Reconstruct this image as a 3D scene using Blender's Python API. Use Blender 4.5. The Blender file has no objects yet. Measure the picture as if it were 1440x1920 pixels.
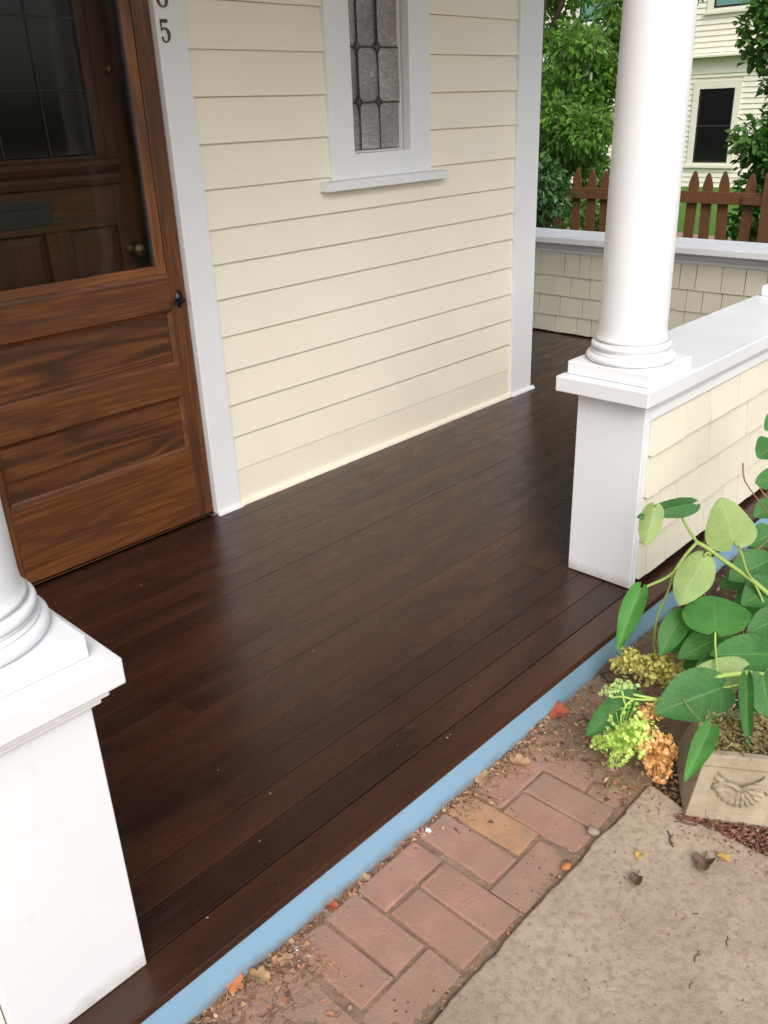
import bpy, bmesh, math, random
import numpy as np
from mathutils import Vector, Matrix

rad = math.radians
random.seed(7)
rng = np.random.default_rng(11)
scene = bpy.context.scene
col = scene.collection

# ------------------------------------------------------------------ camera
cam_d = bpy.data.cameras.new('camera')
cam = bpy.data.objects.new('camera', cam_d)
col.objects.link(cam)
RX = Vector((0.6871304, -0.7256684, -0.0354573))     # right
DN = Vector((-0.3264519, -0.2647795, -0.9073704))    # down
FW = Vector((0.6490616, 0.6350569, -0.4188338))      # forward
mw = Matrix.Identity(4)
for i in range(3):
    mw[i][0] = RX[i]; mw[i][1] = -DN[i]; mw[i][2] = -FW[i]
mw[0][3], mw[1][3], mw[2][3] = -1.99236, -2.99976, 1.6
cam.matrix_world = mw
cam_d.sensor_fit = 'VERTICAL'
cam_d.sensor_height = 24.0
cam_d.lens = 1632.635 * 24.0 / 1920.0
cam_d.clip_start = 0.05
cam_d.clip_end = 500
scene.camera = cam

# ------------------------------------------------------------------ sky, sun, exposure
SUN_EL, SUN_AZ = 42.0, 219.0        # azimuth measured clockwise from +y; light comes from the front of the house
world = bpy.data.worlds.new('World')
scene.world = world
world.use_nodes = True
wn = world.node_tree
wn.nodes.clear()
w_out = wn.nodes.new('ShaderNodeOutputWorld')
w_bg = wn.nodes.new('ShaderNodeBackground')
w_sky = wn.nodes.new('ShaderNodeTexSky')
w_sky.sky_type = 'NISHITA'
w_sky.sun_disc = False
w_sky.sun_elevation = rad(SUN_EL)
w_sky.sun_rotation = rad(SUN_AZ)
w_sky.air_density = 1.0
w_sky.dust_density = 4.0
w_sky.ozone_density = 1.0
w_hs = wn.nodes.new('ShaderNodeHueSaturation')
w_hs.inputs['Saturation'].default_value = 0.55
wn.links.new(w_sky.outputs[0], w_hs.inputs['Color'])
wn.links.new(w_hs.outputs[0], w_bg.inputs['Color'])
w_bg.inputs['Strength'].default_value = 0.135
wn.links.new(w_bg.outputs[0], w_out.inputs['Surface'])

sun_d = bpy.data.lights.new('sun', 'SUN')
sun_d.energy = 1.0
sun_d.angle = rad(42)
sun_d.color = (1.0, 0.982, 0.96)
sun = bpy.data.objects.new('sun', sun_d)
col.objects.link(sun)
sdir = Vector((math.sin(rad(SUN_AZ)) * math.cos(rad(SUN_EL)), math.cos(rad(SUN_AZ)) * math.cos(rad(SUN_EL)), math.sin(rad(SUN_EL))))
sun.rotation_euler = sdir.to_track_quat('Z', 'Y').to_euler()

vs = scene.view_settings
scene.display_settings.display_device = 'sRGB'
vs.view_transform = 'Standard'
vs.look = 'None'
vs.exposure = 0.62
vs.gamma = 1.0
vs.use_curve_mapping = False

# ------------------------------------------------------------------ material helpers
class Mt:
    def __init__(self, name, rough=0.5, spec=0.5):
        self.m = bpy.data.materials.new(name)
        self.m.use_nodes = True
        self.nt = self.m.node_tree
        self.b = self.nt.nodes['Principled BSDF']
        self.b.inputs['Roughness'].default_value = rough
        self.b.inputs['Specular IOR Level'].default_value = spec
    def n(self, t, **kw):
        nd = self.nt.nodes.new(t)
        for k, v in kw.items():
            setattr(nd, k, v)
        return nd
    def l(self, a, b):
        self.nt.links.new(a, b)
    def coord(self, scale=(1, 1, 1), rnd=0.0, rot=(0, 0, 0)):
        tc = self.n('ShaderNodeTexCoord')
        mp = self.n('ShaderNodeMapping')
        mp.inputs['Scale'].default_value = scale
        mp.inputs['Rotation'].default_value = rot
        src = tc.outputs['Object']
        if rnd:
            oi = self.n('ShaderNodeObjectInfo')
            cb = self.n('ShaderNodeCombineXYZ')
            mu = self.n('ShaderNodeMath', operation='MULTIPLY')
            mu.inputs[1].default_value = rnd
            self.l(oi.outputs['Random'], mu.inputs[0])
            for i in range(3):
                self.l(mu.outputs[0], cb.inputs[i])
            ad = self.n('ShaderNodeVectorMath', operation='ADD')
            self.l(src, ad.inputs[0]); self.l(cb.outputs[0], ad.inputs[1])
            src = ad.outputs[0]
        self.l(src, mp.inputs['Vector'])
        return mp.outputs['Vector']
    def noise(self, vec, scale=5, detail=4, rough=0.55, dist=0.0):
        nd = self.n('ShaderNodeTexNoise')
        nd.inputs['Scale'].default_value = scale
        nd.inputs['Detail'].default_value = detail
        nd.inputs['Roughness'].default_value = rough
        nd.inputs['Distortion'].default_value = dist
        self.l(vec, nd.inputs['Vector'])
        return nd.outputs['Fac']
    def voronoi(self, vec, scale=50, feature='F1', out='Distance'):
        nd = self.n('ShaderNodeTexVoronoi', feature=feature)
        nd.inputs['Scale'].default_value = scale
        self.l(vec, nd.inputs['Vector'])
        return nd.outputs[out]
    def ramp(self, fac, stops):
        nd = self.n('ShaderNodeValToRGB')
        cr = nd.color_ramp
        while len(cr.elements) < len(stops):
            cr.elements.new(0.5)
        for e, (p, c) in zip(cr.elements, stops):
            e.position = p
            e.color = (c, c, c, 1) if isinstance(c, (int, float)) else (*c, 1)
        self.l(fac, nd.inputs['Fac'])
        return nd.outputs['Color']
    def mix(self, fac, a, b, mode='MIX'):
        nd = self.n('ShaderNodeMix', data_type='RGBA', blend_type=mode)
        for sock, v in ((nd.inputs[0], fac), (nd.inputs[6], a), (nd.inputs[7], b)):
            if isinstance(v, (int, float)):
                sock.default_value = v
            elif isinstance(v, tuple):
                sock.default_value = (*v, 1)
            else:
                self.l(v, sock)
        return nd.outputs[2]
    def math(self, op, a, b=0.0, clamp=False):
        nd = self.n('ShaderNodeMath', operation=op, use_clamp=clamp)
        for s, v in ((nd.inputs[0], a), (nd.inputs[1], b)):
            if isinstance(v, (int, float)):
                s.default_value = v
            else:
                self.l(v, s)
        return nd.outputs[0]
    def rnd(self):
        return self.n('ShaderNodeObjectInfo').outputs['Random']
    def island(self):
        return self.n('ShaderNodeNewGeometry').outputs['Random Per Island']
    def base(self, c):
        if isinstance(c, tuple):
            self.b.inputs['Base Color'].default_value = (*c, 1)
        else:
            self.l(c, self.b.inputs['Base Color'])
        return self
    def rough(self, v):
        self.l(v, self.b.inputs['Roughness'])
    def bump(self, h, strength=0.3, dist=0.002):
        nd = self.n('ShaderNodeBump')
        nd.inputs['Strength'].default_value = strength
        nd.inputs['Distance'].default_value = dist
        self.l(h, nd.inputs['Height'])
        self.l(nd.outputs[0], self.b.inputs['Normal'])
        return self

def v0(k):
    return k.coord((1, 1, 1))

def paint(name, c, rough=0.4, var=0.06, stroke=(60, 3, 3), bump=0.12, dirt=None, spec=0.45, foot=None):
    k = Mt(name, rough, spec)
    v = k.coord((1, 1, 1), 7.0)
    n1 = k.noise(v, 2.3, 5, 0.6)
    lo = tuple(x * (1 - var) for x in c); hi = tuple(min(1, x * (1 + var * 0.6)) for x in c)
    cc = k.ramp(n1, [(0.3, lo), (0.7, hi)])
    if dirt:
        n3 = k.noise(v, 17, 8, 0.7, 0.3)
        cc = k.mix(k.ramp(n3, [(0.60, 0.0), (0.80, dirt[3])]), cc, dirt[:3])
    if foot:   # splashes and grime of an uneven height along the foot: (z0, z1, colour, amount)
        sp = k.n('ShaderNodeSeparateXYZ'); k.l(v0(k), sp.inputs[0])
        nn = k.noise(k.coord((1, 1, 1)), 13, 7, 0.7, 0.4)
        hgt = k.math('SUBTRACT', sp.outputs[2], k.math('MULTIPLY', k.math('SUBTRACT', nn, 0.5), (foot[1]-foot[0])*2.2))
        mr = k.n('ShaderNodeMapRange'); k.l(hgt, mr.inputs[0])
        mr.inputs[1].default_value = foot[0]; mr.inputs[2].default_value = foot[1]; mr.inputs[3].default_value = foot[3]; mr.inputs[4].default_value = 0.0
        cc = k.mix(mr.outputs[0], cc, foot[2])
    k.base(cc)
    vs2 = k.coord(stroke, 3.0)
    n2 = k.noise(vs2, 4, 4, 0.6)
    k.bump(n2, bump, 0.0015)
    k.rough(k.ramp(n1, [(0.3, rough - 0.06), (0.7, rough + 0.1)]))
    return k.m

MAT = {}
MAT['white'] = paint('white_paint', (0.765, 0.775, 0.795), 0.42, 0.03, (5, 5, 40), 0.10, (0.5, 0.46, 0.40, 0.25))
MAT['white_top'] = paint('white_paint_worn', (0.735, 0.745, 0.770), 0.42, 0.05, (5, 30, 30), 0.12, (0.42, 0.38, 0.33, 0.45))
MAT['cream'] = paint('cream_paint', (0.835, 0.78, 0.65), 0.48, 0.03, (2, 30, 60), 0.10, (0.62, 0.54, 0.40, 0.22))
MAT['cream_shingle'] = paint('cream_shingle_paint', (0.725, 0.685, 0.555), 0.55, 0.07, (60, 60, 4), 0.45, (0.55, 0.47, 0.33, 0.25))
MAT['blue'] = paint('blue_fascia_paint', (0.24, 0.42, 0.58), 0.5, 0.06, (2, 20, 60), 0.10, (0.30, 0.33, 0.34, 0.35), 0.45, (-0.150, -0.105, (0.20, 0.15, 0.11), 0.9))
MAT['white_post'] = paint('white_paint_post', (0.735, 0.745, 0.770), 0.42, 0.035, (5, 5, 40), 0.12, (0.5, 0.46, 0.40, 0.3), 0.45, (0.0, 0.045, (0.38, 0.33, 0.26), 0.65))
MAT['dark'] = Mt('dark_gap', 0.9).base((0.012, 0.010, 0.009)).m
MAT['ceiling'] = paint('ceiling_paint', (0.74, 0.74, 0.70), 0.5)
MAT['roof'] = paint('roof_felt', (0.10, 0.10, 0.10), 0.9)

def floor_material():
    k = Mt('stained_floor', 0.3, 0.6)
    v = k.coord((0.5, 22, 22), 9.0)
    g = k.noise(v, 3.0, 5, 0.55, 0.25)
    c = k.ramp(g, [(0.2, (0.012, 0.0052, 0.0042)), (0.5, (0.019, 0.0072, 0.0050)), (0.8, (0.031, 0.0105, 0.0064))])
    r = k.rnd()
    c = k.mix(k.math('MULTIPLY', r, 0.42), c, (0.048, 0.0150, 0.0085))
    w = k.coord((1, 1, 1))
    bl = k.noise(k.coord((0.7, 3.0, 3.0), 17.0), 1.7, 5, 0.6, 0.4)
    c = k.mix(k.ramp(bl, [(0.42, 0.0), (0.66, 0.55)]), c, (0.074, 0.0275, 0.0125))
    # scuffs and pale specks of grit ground into the finish
    vo = k.voronoi(w, 26)
    sp = k.ramp(vo, [(0.0, 1.0), (0.030, 1.0), (0.045, 0.0)])
    sel = k.ramp(k.noise(w, 9, 2), [(0.58, 0.0), (0.62, 1.0)])
    c = k.mix(k.math('MULTIPLY', k.math('MULTIPLY', sp, sel), 0.5), c, (0.30, 0.22, 0.17))
    k.base(c)
    k.b.inputs['Specular Tint'].default_value = (1.0, 0.86, 0.80, 1)
    sm = k.noise(k.coord((2.0, 6, 6)), 2.6, 6, 0.65, 0.8)
    k.rough(k.ramp(sm, [(0.3, 0.20), (0.55, 0.31), (0.75, 0.47)]))
    k.bump(k.math('ADD', k.math('MULTIPLY', g, 0.6), k.math('MULTIPLY', sm, 0.5)), 0.25, 0.003)
    return k.m
MAT['floor'] = floor_material()

def door_wood(name, axis, tint=1.0, rough=0.34, bold=False):
    k = Mt(name, rough, 0.5)
    s1 = {'x': (0.55, 6.5, 6.5), 'z': (6.5, 6.5, 0.55)}[axis]
    v = k.coord(s1, 11.0)
    n1 = k.noise(v, 1.5 if bold else 2.0, 2.0 if bold else 2.5, 0.45, 0.5)
    ring = k.math('SINE', k.math('MULTIPLY', n1, 38.0))
    ring = k.math('ADD', k.math('MULTIPLY', ring, 0.5), 0.5)
    s2 = {'x': (1.6, 110, 110), 'z': (110, 110, 1.6)}[axis]
    fine = k.noise(k.coord(s2, 5.0), 2.0, 4, 0.6)
    blot = k.noise(k.coord({'x': (1.4, 6, 6), 'z': (6, 6, 1.4)}[axis], 4.0), 1.6, 4, 0.55, 0.5)
    t = tint * 1.55
    c = k.ramp(ring, [(0.0, (0.078*t, 0.0265*t, 0.0085*t)), (0.45, (0.098*t, 0.0340*t, 0.0100*t)), (1.0, (0.122*t, 0.044*t, 0.0125*t))])
    if bold:
        c = k.ramp(ring, [(0.0, (0.030*t, 0.0115*t, 0.0048*t)), (0.35, (0.066*t, 0.0225*t, 0.0070*t)), (1.0, (0.118*t, 0.042*t, 0.0118*t))])
    c = k.mix(k.ramp(fine, [(0.40, 0.7), (0.58, 0.0)]), c, (0.042*t, 0.0155*t, 0.006*t))
    c = k.mix(k.ramp(blot, [(0.48, 0.0), (0.70, 0.75)]), c, (0.034*t, 0.0125*t, 0.0052*t))
    k.base(c)
    k.bump(k.math('ADD', k.math('MULTIPLY', fine, 0.7), k.math('MULTIPLY', ring, 0.3)), 0.3, 0.0015)
    k.rough(k.ramp(blot, [(0.3, rough - 0.08), (0.7, rough + 0.14)]))
    return k.m
MAT['wood_h'] = door_wood('varnished_wood_rail', 'x')
MAT['wood_panel'] = door_wood('figured_panel_wood', 'x', 1.0, 0.36, True)
MAT['wood_v'] = door_wood('varnished_wood_stile', 'z', 0.92)
MAT['wood_stop'] = door_wood('varnished_wood_stop', 'z', 1.45)
MAT['wood_stop_h'] = door_wood('varnished_wood_stop_rail', 'x', 1.45)
MAT['inner_h'] = door_wood('dark_door_wood', 'x', 0.52, 0.5)
MAT['inner_v'] = door_wood('dark_door_stile', 'z', 0.48, 0.5)

def metal(name, c, rough, metallic=1.0):
    k = Mt(name, rough)
    k.b.inputs['Metallic'].default_value = metallic
    n = k.noise(k.coord((1, 1, 1), 3.0), 60, 5, 0.6)
    k.base(k.ramp(n, [(0.3, tuple(x*0.7 for x in c)), (0.7, c)]))
    k.rough(k.ramp(n, [(0.3, rough - 0.08), (0.7, rough + 0.12)]))
    return k.m
MAT['black_metal'] = metal('blackened_metal', (0.05, 0.05, 0.052), 0.32)
MAT['slot_metal'] = metal('dark_mail_slot', (0.05, 0.05, 0.05), 0.5, 0.5)
MAT['bronze'] = metal('aged_bronze', (0.16, 0.13, 0.085), 0.5)
MAT['came'] = metal('oxidised_came', (0.11, 0.085, 0.07), 0.5, 0.6)
MAT['rubber'] = Mt('rubber_strip', 0.5).base((0.03, 0.034, 0.04)).m

def clear_glass(name, tint=(1, 1, 1), refl=1.0):
    k = Mt(name)
    nt = k.nt
    nt.nodes.remove(k.b)
    out = [x for x in nt.nodes if x.type == 'OUTPUT_MATERIAL'][0]
    tr = k.n('ShaderNodeBsdfTransparent'); tr.inputs[0].default_value = (*tint, 1)
    gl = k.n('ShaderNodeBsdfGlossy'); gl.inputs['Roughness'].default_value = 0.0
    fr = k.n('ShaderNodeFresnel'); fr.inputs['IOR'].default_value = 1.45
    nz = k.noise(k.coord((1, 1, 1)), 3, 2)
    bp = k.n('ShaderNodeBump'); bp.inputs['Strength'].default_value = 0.02
    mx = k.n('ShaderNodeMixShader')
    k.l(k.math('MULTIPLY', fr.outputs[0], refl), mx.inputs[0])
    k.l(tr.outputs[0], mx.inputs[1]); k.l(gl.outputs[0], mx.inputs[2])
    k.l(mx.outputs[0], out.inputs['Surface'])
    return k.m
MAT['glass'] = clear_glass('door_glass', (0.88, 0.87, 0.85), 0.2)
MAT['black_glass'] = Mt('dark_glazing', 0.06, 0.5).base((0.006, 0.007, 0.007)).m

def seedy_glass():
    k = Mt('rippled_art_glass', 0.12, 1.0)
    k.b.inputs['IOR'].default_value = 1.8
    k.b.inputs['Metallic'].default_value = 0.8
    v = k.coord((0.6, 1, 1.3), 13.0)
    n = k.noise(v, 75, 3, 0.65, 0.5)
    f = k.noise(k.coord((1.0, 1, 0.8), 5.0), 230, 2, 0.6, 0.2)
    big = k.noise(k.coord((1, 1, 1)), 4.0, 2)
    c = k.ramp(k.math('ADD', k.math('MULTIPLY', n, 0.6), k.math('MULTIPLY', big, 0.4)), [(0.3, (0.22, 0.215, 0.205)), (0.52, (0.40, 0.375, 0.36)), (0.7, (0.80, 0.73, 0.70))])
    k.base(c)
    k.bump(k.math('ADD', k.math('MULTIPLY', n, 0.7), k.math('MULTIPLY', f, 0.6)), 0.8, 0.007)
    return k.m
MAT['art_glass'] = seedy_glass()
MAT['art_glass_dark'] = Mt('brown_art_glass', 0.15, 0.8).base((0.07, 0.05, 0.042)).m

def brick_mat(name, lo, hi):
    k = Mt(name, 0.85, 0.3)
    v = k.coord((1, 1, 1), 9.0)
    n = k.noise(v, 14, 7, 0.65)
    c = k.ramp(n, [(0.3, lo), (0.7, hi)])
    pit = k.voronoi(v, 45)
    pits = k.math('MULTIPLY', k.ramp(pit, [(0.10, 1.0), (0.17, 0.0)]), k.ramp(k.noise(v, 22, 2), [(0.56, 0.0), (0.6, 1.0)]))
    c = k.mix(k.math('MULTIPLY', pits, 0.75), c, (0.09, 0.05, 0.04))
    dust = k.noise(k.coord((1, 1, 1)), 8.0, 6, 0.62, 0.4)
    c = k.mix(k.ramp(dust, [(0.36, 0.0), (0.66, 0.88)]), c, (0.285, 0.200, 0.142))
    k.base(c)
    k.bump(k.math('SUBTRACT', k.noise(v, 120, 5, 0.7), k.math('MULTIPLY', pits, 1.2)), 0.85, 0.0035)
    return k.m
MAT['brick_pink'] = brick_mat('pink_brick', (0.34, 0.168, 0.124), (0.44, 0.232, 0.178))
MAT['brick_orange'] = brick_mat('orange_brick', (0.44, 0.22, 0.112), (0.56, 0.30, 0.155))
MAT['brick_dust'] = brick_mat('dusty_brick', (0.30, 0.178, 0.130), (0.38, 0.238, 0.176))

def soil_mat():
    k = Mt('soil', 0.95, 0.2)
    v = k.coord((1, 1, 1))
    n = k.noise(v, 6, 8, 0.65, 0.3)
    c = k.ramp(n, [(0.3, (0.185, 0.120, 0.080)), (0.5, (0.265, 0.182, 0.127)), (0.72, (0.33, 0.232, 0.165))])
    f = k.noise(v, 150, 4, 0.7)
    c = k.mix(k.ramp(f, [(0.54, 0.0), (0.76, 0.6)]), c, (0.085, 0.052, 0.034))
    p = k.voronoi(v, 110)
    c = k.mix(k.math('MULTIPLY', k.ramp(p, [(0.10, 1.0), (0.2, 0.0)]), 0.35), c, (0.34, 0.25, 0.18))
    k.base(c)
    k.bump(k.math('ADD', f, k.math('MULTIPLY', n, 0.6)), 0.7, 0.006)
    return k.m
MAT['soil'] = soil_mat()
def bed_mat():
    k = Mt('bed_soil', 0.95, 0.2)
    v = k.coord((1, 1, 1))
    n = k.noise(v, 12, 8, 0.7, 0.3)
    k.base(k.ramp(n, [(0.3, (0.035, 0.022, 0.015)), (0.55, (0.085, 0.054, 0.036)), (0.75, (0.15, 0.10, 0.068))]))
    k.bump(k.noise(v, 120, 5, 0.7), 0.8, 0.008)
    return k.m
MAT['bed_soil'] = bed_mat()
MAT['teal_pane'] = Mt('teal_window_pane', 0.15, 0.5).base((0.12, 0.27, 0.235)).m  # even teal put into the lower panes of the neighbour's upper windows

def concrete_mat():
    k = Mt('weathered_concrete', 0.9, 0.3)
    v = k.coord((1, 1, 1))
    n = k.noise(v, 3.0, 8, 0.62, 0.3)
    c = k.ramp(n, [(0.3, (0.30, 0.230, 0.165)), (0.5, (0.40, 0.315, 0.232)), (0.72, (0.48, 0.388, 0.295))])
    m = k.noise(v, 58, 8, 0.75)
    st = k.noise(v, 8, 7, 0.68, 0.4)
    c = k.mix(k.ramp(st, [(0.34, 0.38), (0.52, 0.0)]), c, (0.225, 0.175, 0.132))
    c = k.mix(k.ramp(m, [(0.36, 0.6), (0.54, 0.0)]), c, (0.20, 0.150, 0.108))
    ag = k.voronoi(v, 120)
    sel = k.ramp(k.noise(v, 60, 2), [(0.52, 0.0), (0.58, 1.0)])
    c = k.mix(k.math('MULTIPLY', k.math('MULTIPLY', k.ramp(ag, [(0.12, 1.0), (0.22, 0.0)]), sel), 0.6), c, (0.52, 0.45, 0.37))
    dk = k.voronoi(v, 62)
    sel2 = k.ramp(k.noise(v, 26, 2), [(0.55, 0.0), (0.6, 1.0)])
    c = k.mix(k.math('MULTIPLY', k.math('MULTIPLY', k.ramp(dk, [(0.10, 1.0), (0.20, 0.0)]), sel2), 0.7), c, (0.10, 0.07, 0.05))
    moss = k.noise(v, 2.0, 5, 0.6)
    c = k.mix(k.ramp(moss, [(0.5, 0.0), (0.75, 0.35)]), c, (0.20, 0.185, 0.12))
    k.base(c)
    k.bump(k.math('ADD', m, k.math('MULTIPLY', k.noise(v, 160, 4, 0.7), 0.8)), 0.55, 0.004)
    return k.m
MAT['concrete'] = concrete_mat()
def cast_stone():
    k = Mt('cast_stone', 0.85, 0.3)
    v = k.coord((1, 1, 1))
    n = k.noise(v, 9, 7, 0.65)
    c = k.ramp(n, [(0.3, (0.27, 0.215, 0.15)), (0.7, (0.42, 0.35, 0.26))])
    k.base(k.mix(k.ramp(k.noise(v, 30, 5, 0.7), [(0.5, 0.0), (0.75, 0.45)]), c, (0.16, 0.125, 0.085)))
    k.bump(k.noise(v, 90, 6, 0.7), 0.5, 0.003)
    return k.m
MAT['stone'] = cast_stone()

def leaf_mat(name, cols, back, trans=0.35, rough=0.42, veins=False):
    k = Mt(name, rough, 0.45)
    nt = k.nt
    r = k.island()
    c = k.ramp(r, [(i / (len(cols) - 1), x) for i, x in enumerate(cols)])
    v = k.coord((1, 1, 1))
    c = k.mix(k.ramp(k.noise(v, 16 if veins else 6, 5, .65), [(0.35, 0.0), (0.7, 0.6 if veins else .35)]), c, tuple(x * 1.45 for x in cols[-1]))
    if veins:
        c = k.mix(k.ramp(k.noise(v, 9, 4), [(0.45, 0.0), (0.7, 0.55)]), c, tuple(x * .55 for x in cols[0]))
    h = None
    if veins:
        uv = k.n('ShaderNodeUVMap')
        sx = k.n('ShaderNodeSeparateXYZ'); k.l(uv.outputs[0], sx.inputs[0])
        av = k.math('ABSOLUTE', sx.outputs[1])
        # side veins: slanted lines, fading outward; midrib: a narrow line
        ph = k.math('SUBTRACT', sx.outputs[0], k.math('MULTIPLY', av, 0.32))
        sv = k.math('ABSOLUTE', k.math('SINE', k.math('MULTIPLY', ph, 22.0)))
        side = k.ramp(sv, [(0.0, 1.0), (0.24, 0.0)])
        mid = k.ramp(av, [(0.0, 1.0), (0.07, 0.0)])
        net = k.voronoi(k.coord((1, 1, 1)), 170, 'DISTANCE_TO_EDGE')
        nf = k.ramp(net, [(0.0, 0.35), (0.12, 0.0)])
        vv = k.math('MAXIMUM', k.math('MAXIMUM', k.math('MULTIPLY', side, 0.55), mid), nf)
        c = k.mix(k.math('MULTIPLY', vv, 0.62), c, (0.20, 0.33, 0.10))
        h = k.math('SUBTRACT', 1.0, vv)
    geo = k.n('ShaderNodeNewGeometry')
    if back:
        bc = k.mix(0.35, back, c)
        if veins:
            bc = k.mix(k.math('MULTIPLY', vv, 0.75), k.mix(k.ramp(k.noise(v, 22, 4), [(0.35, 0.0), (0.7, 0.6)]), back, tuple(x*.72 for x in back)), (0.46, 0.54, 0.28))
        c = k.mix(geo.outputs['Backfacing'], c, bc)
    if veins:
        bs = k.noise(v, 55, 3, 0.6)
        c = k.mix(k.ramp(bs, [(0.70, 0.0), (0.745, 0.7)]), c, (0.16, 0.085, 0.03))
    k.base(c)
    if h is not None:
        k.bump(h, 0.35, 0.0015)
    out = [x for x in nt.nodes if x.type == 'OUTPUT_MATERIAL'][0]
    tl = k.n('ShaderNodeBsdfTranslucent')
    k.l(k.mix(1.0, c, (1.15, 1.35, 0.5), 'MULTIPLY'), tl.inputs['Color'])
    mx = k.n('ShaderNodeMixShader'); mx.inputs[0].default_value = trans
    k.l(k.b.outputs[0], mx.inputs[1]); k.l(tl.outputs[0], mx.inputs[2])
    k.l(mx.outputs[0], out.inputs['Surface'])
    return k.m
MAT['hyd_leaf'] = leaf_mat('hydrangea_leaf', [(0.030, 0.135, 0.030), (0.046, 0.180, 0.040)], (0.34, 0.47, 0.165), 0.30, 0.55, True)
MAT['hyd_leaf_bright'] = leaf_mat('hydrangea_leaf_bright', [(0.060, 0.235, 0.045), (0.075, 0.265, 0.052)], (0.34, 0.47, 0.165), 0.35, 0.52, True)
MAT['tree_leaf'] = leaf_mat('tree_leaf', [(0.055, 0.150, 0.022), (0.105, 0.245, 0.036), (0.21, 0.36, 0.06)], (0.16, 0.27, 0.10), 0.42, 0.3)
MAT['shrub_leaf'] = leaf_mat('shrub_leaf', [(0.028, 0.080, 0.026), (0.045, 0.120, 0.036), (0.08, 0.165, 0.05)], None, 0.25, 0.3)
MAT['right_leaf'] = leaf_mat('glossy_tree_leaf', [(0.040, 0.115, 0.028), (0.065, 0.170, 0.036), (0.13, 0.255, 0.055)], None, 0.34, 0.28)
MAT['grass'] = leaf_mat('grass_blade', [(0.06, 0.17, 0.022), (0.10, 0.24, 0.03), (0.13, 0.26, 0.04)], None, 0.4, 0.5)
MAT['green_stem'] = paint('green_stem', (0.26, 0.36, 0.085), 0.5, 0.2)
MAT['lime_green_stem'] = paint('lime_stem', (0.36, 0.50, 0.11), 0.5, 0.15)  # lighter lime green for the second set of hydrangea stems
MAT['brown_stem'] = paint('dry_stem', (0.28, 0.15, 0.075), 0.7, 0.3)
MAT['bark'] = paint('bark', (0.085, 0.065, 0.045), 0.9, 0.4, (20, 20, 3), 0.8)

def petal(name, cols, trans=0.3):
    return leaf_mat(name, cols, None, trans, 0.6)
MAT['fl_green'] = petal('lime_floret', [(0.40, 0.58, 0.10), (0.54, 0.70, 0.17), (0.66, 0.78, 0.28)])
MAT['fl_pale'] = petal('pale_floret', [(0.42, 0.55, 0.20), (0.60, 0.70, 0.34)])
MAT['fl_orange'] = petal('dried_orange_floret', [(0.58, 0.25, 0.075), (0.78, 0.41, 0.145), (0.90, 0.62, 0.32)], 0.2)
MAT['fl_olive'] = petal('olive_floret', [(0.48, 0.28, 0.09), (0.44, 0.45, 0.10), (0.56, 0.60, 0.16), (0.68, 0.56, 0.22)], 0.2)
MAT['litter'] = petal('leaf_litter', [(0.13, 0.062, 0.034), (0.28, 0.15, 0.08), (0.42, 0.25, 0.14), (0.36, 0.13, 0.06), (0.52, 0.36, 0.22), (0.10, 0.055, 0.034)], 0.05)
MAT['mulch'] = petal('bark_mulch', [(0.075, 0.032, 0.018), (0.15, 0.06, 0.035), (0.24, 0.105, 0.062), (0.30, 0.16, 0.10)], 0.0)
MAT['drycover'] = petal('dry_groundcover', [(0.24, 0.17, 0.075), (0.20, 0.22, 0.06), (0.34, 0.25, 0.13), (0.16, 0.10, 0.055)], 0.15)
def dead(name, lo, hi):
    k = Mt(name, 0.75, 0.3)
    n = k.noise(k.coord((1, 1, 1), 5.0), 45, 5, 0.65)
    k.base(k.ramp(n, [(0.3, lo), (0.7, hi)]))
    k.bump(n, 0.4, 0.002)
    return k.m
MAT['dl_orange'] = dead('orange_dead_leaf', (0.33, 0.115, 0.04), (0.50, 0.20, 0.085))
MAT['dl_tan'] = dead('tan_dead_leaf', (0.28, 0.16, 0.085), (0.46, 0.30, 0.17))
MAT['dl_red'] = dead('red_dead_leaf', (0.26, 0.055, 0.03), (0.42, 0.11, 0.06))
MAT['dl_brown'] = dead('brown_dead_leaf', (0.10, 0.058, 0.038), (0.20, 0.125, 0.085))
MAT['dl_yellow'] = dead('yellow_dead_leaf', (0.42, 0.26, 0.06), (0.58, 0.38, 0.12))
MAT['twig'] = dead('twig_bark', (0.075, 0.045, 0.032), (0.16, 0.10, 0.07))
MAT['pebble'] = dead('grey_pebble', (0.22, 0.18, 0.14), (0.36, 0.30, 0.24))
MAT['pebble_white'] = dead('white_pebble', (0.6, 0.57, 0.52), (0.75, 0.72, 0.68))
MAT['fence'] = None
def fence_mat():
    k = Mt('weathered_fence_wood', 0.75, 0.3)
    g = k.noise(k.coord((60, 60, 5), 7.0), 2.0, 5, 0.6, 0.4)
    c = k.ramp(g, [(0.3, (0.055, 0.026, 0.013)), (0.7, (0.150, 0.068, 0.030))])
    k.base(k.mix(k.math('MULTIPLY', k.rnd(), 0.55), c, (0.16, 0.068, 0.026)))
    k.bump(g, 0.4, 0.002)
    return k.m
MAT['fence'] = fence_mat()
MAT['n_siding'] = paint('neighbour_siding', (0.77, 0.74, 0.62), 0.6, 0.05)
MAT['n_trim'] = paint('neighbour_trim', (0.70, 0.68, 0.57), 0.6, 0.04)
def lawn_mat():
    k = Mt('lawn_green', 0.9, 0.2)
    v = k.coord((1, 1, 1))
    k.base(k.ramp(k.noise(v, 9, 8, 0.7), [(0.3, (0.055, 0.14, 0.02)), (0.7, (0.12, 0.25, 0.035))]))
    k.bump(k.noise(v, 120, 4, 0.7), 0.7, 0.02)
    return k.m
MAT['lawn'] = lawn_mat()
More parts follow.
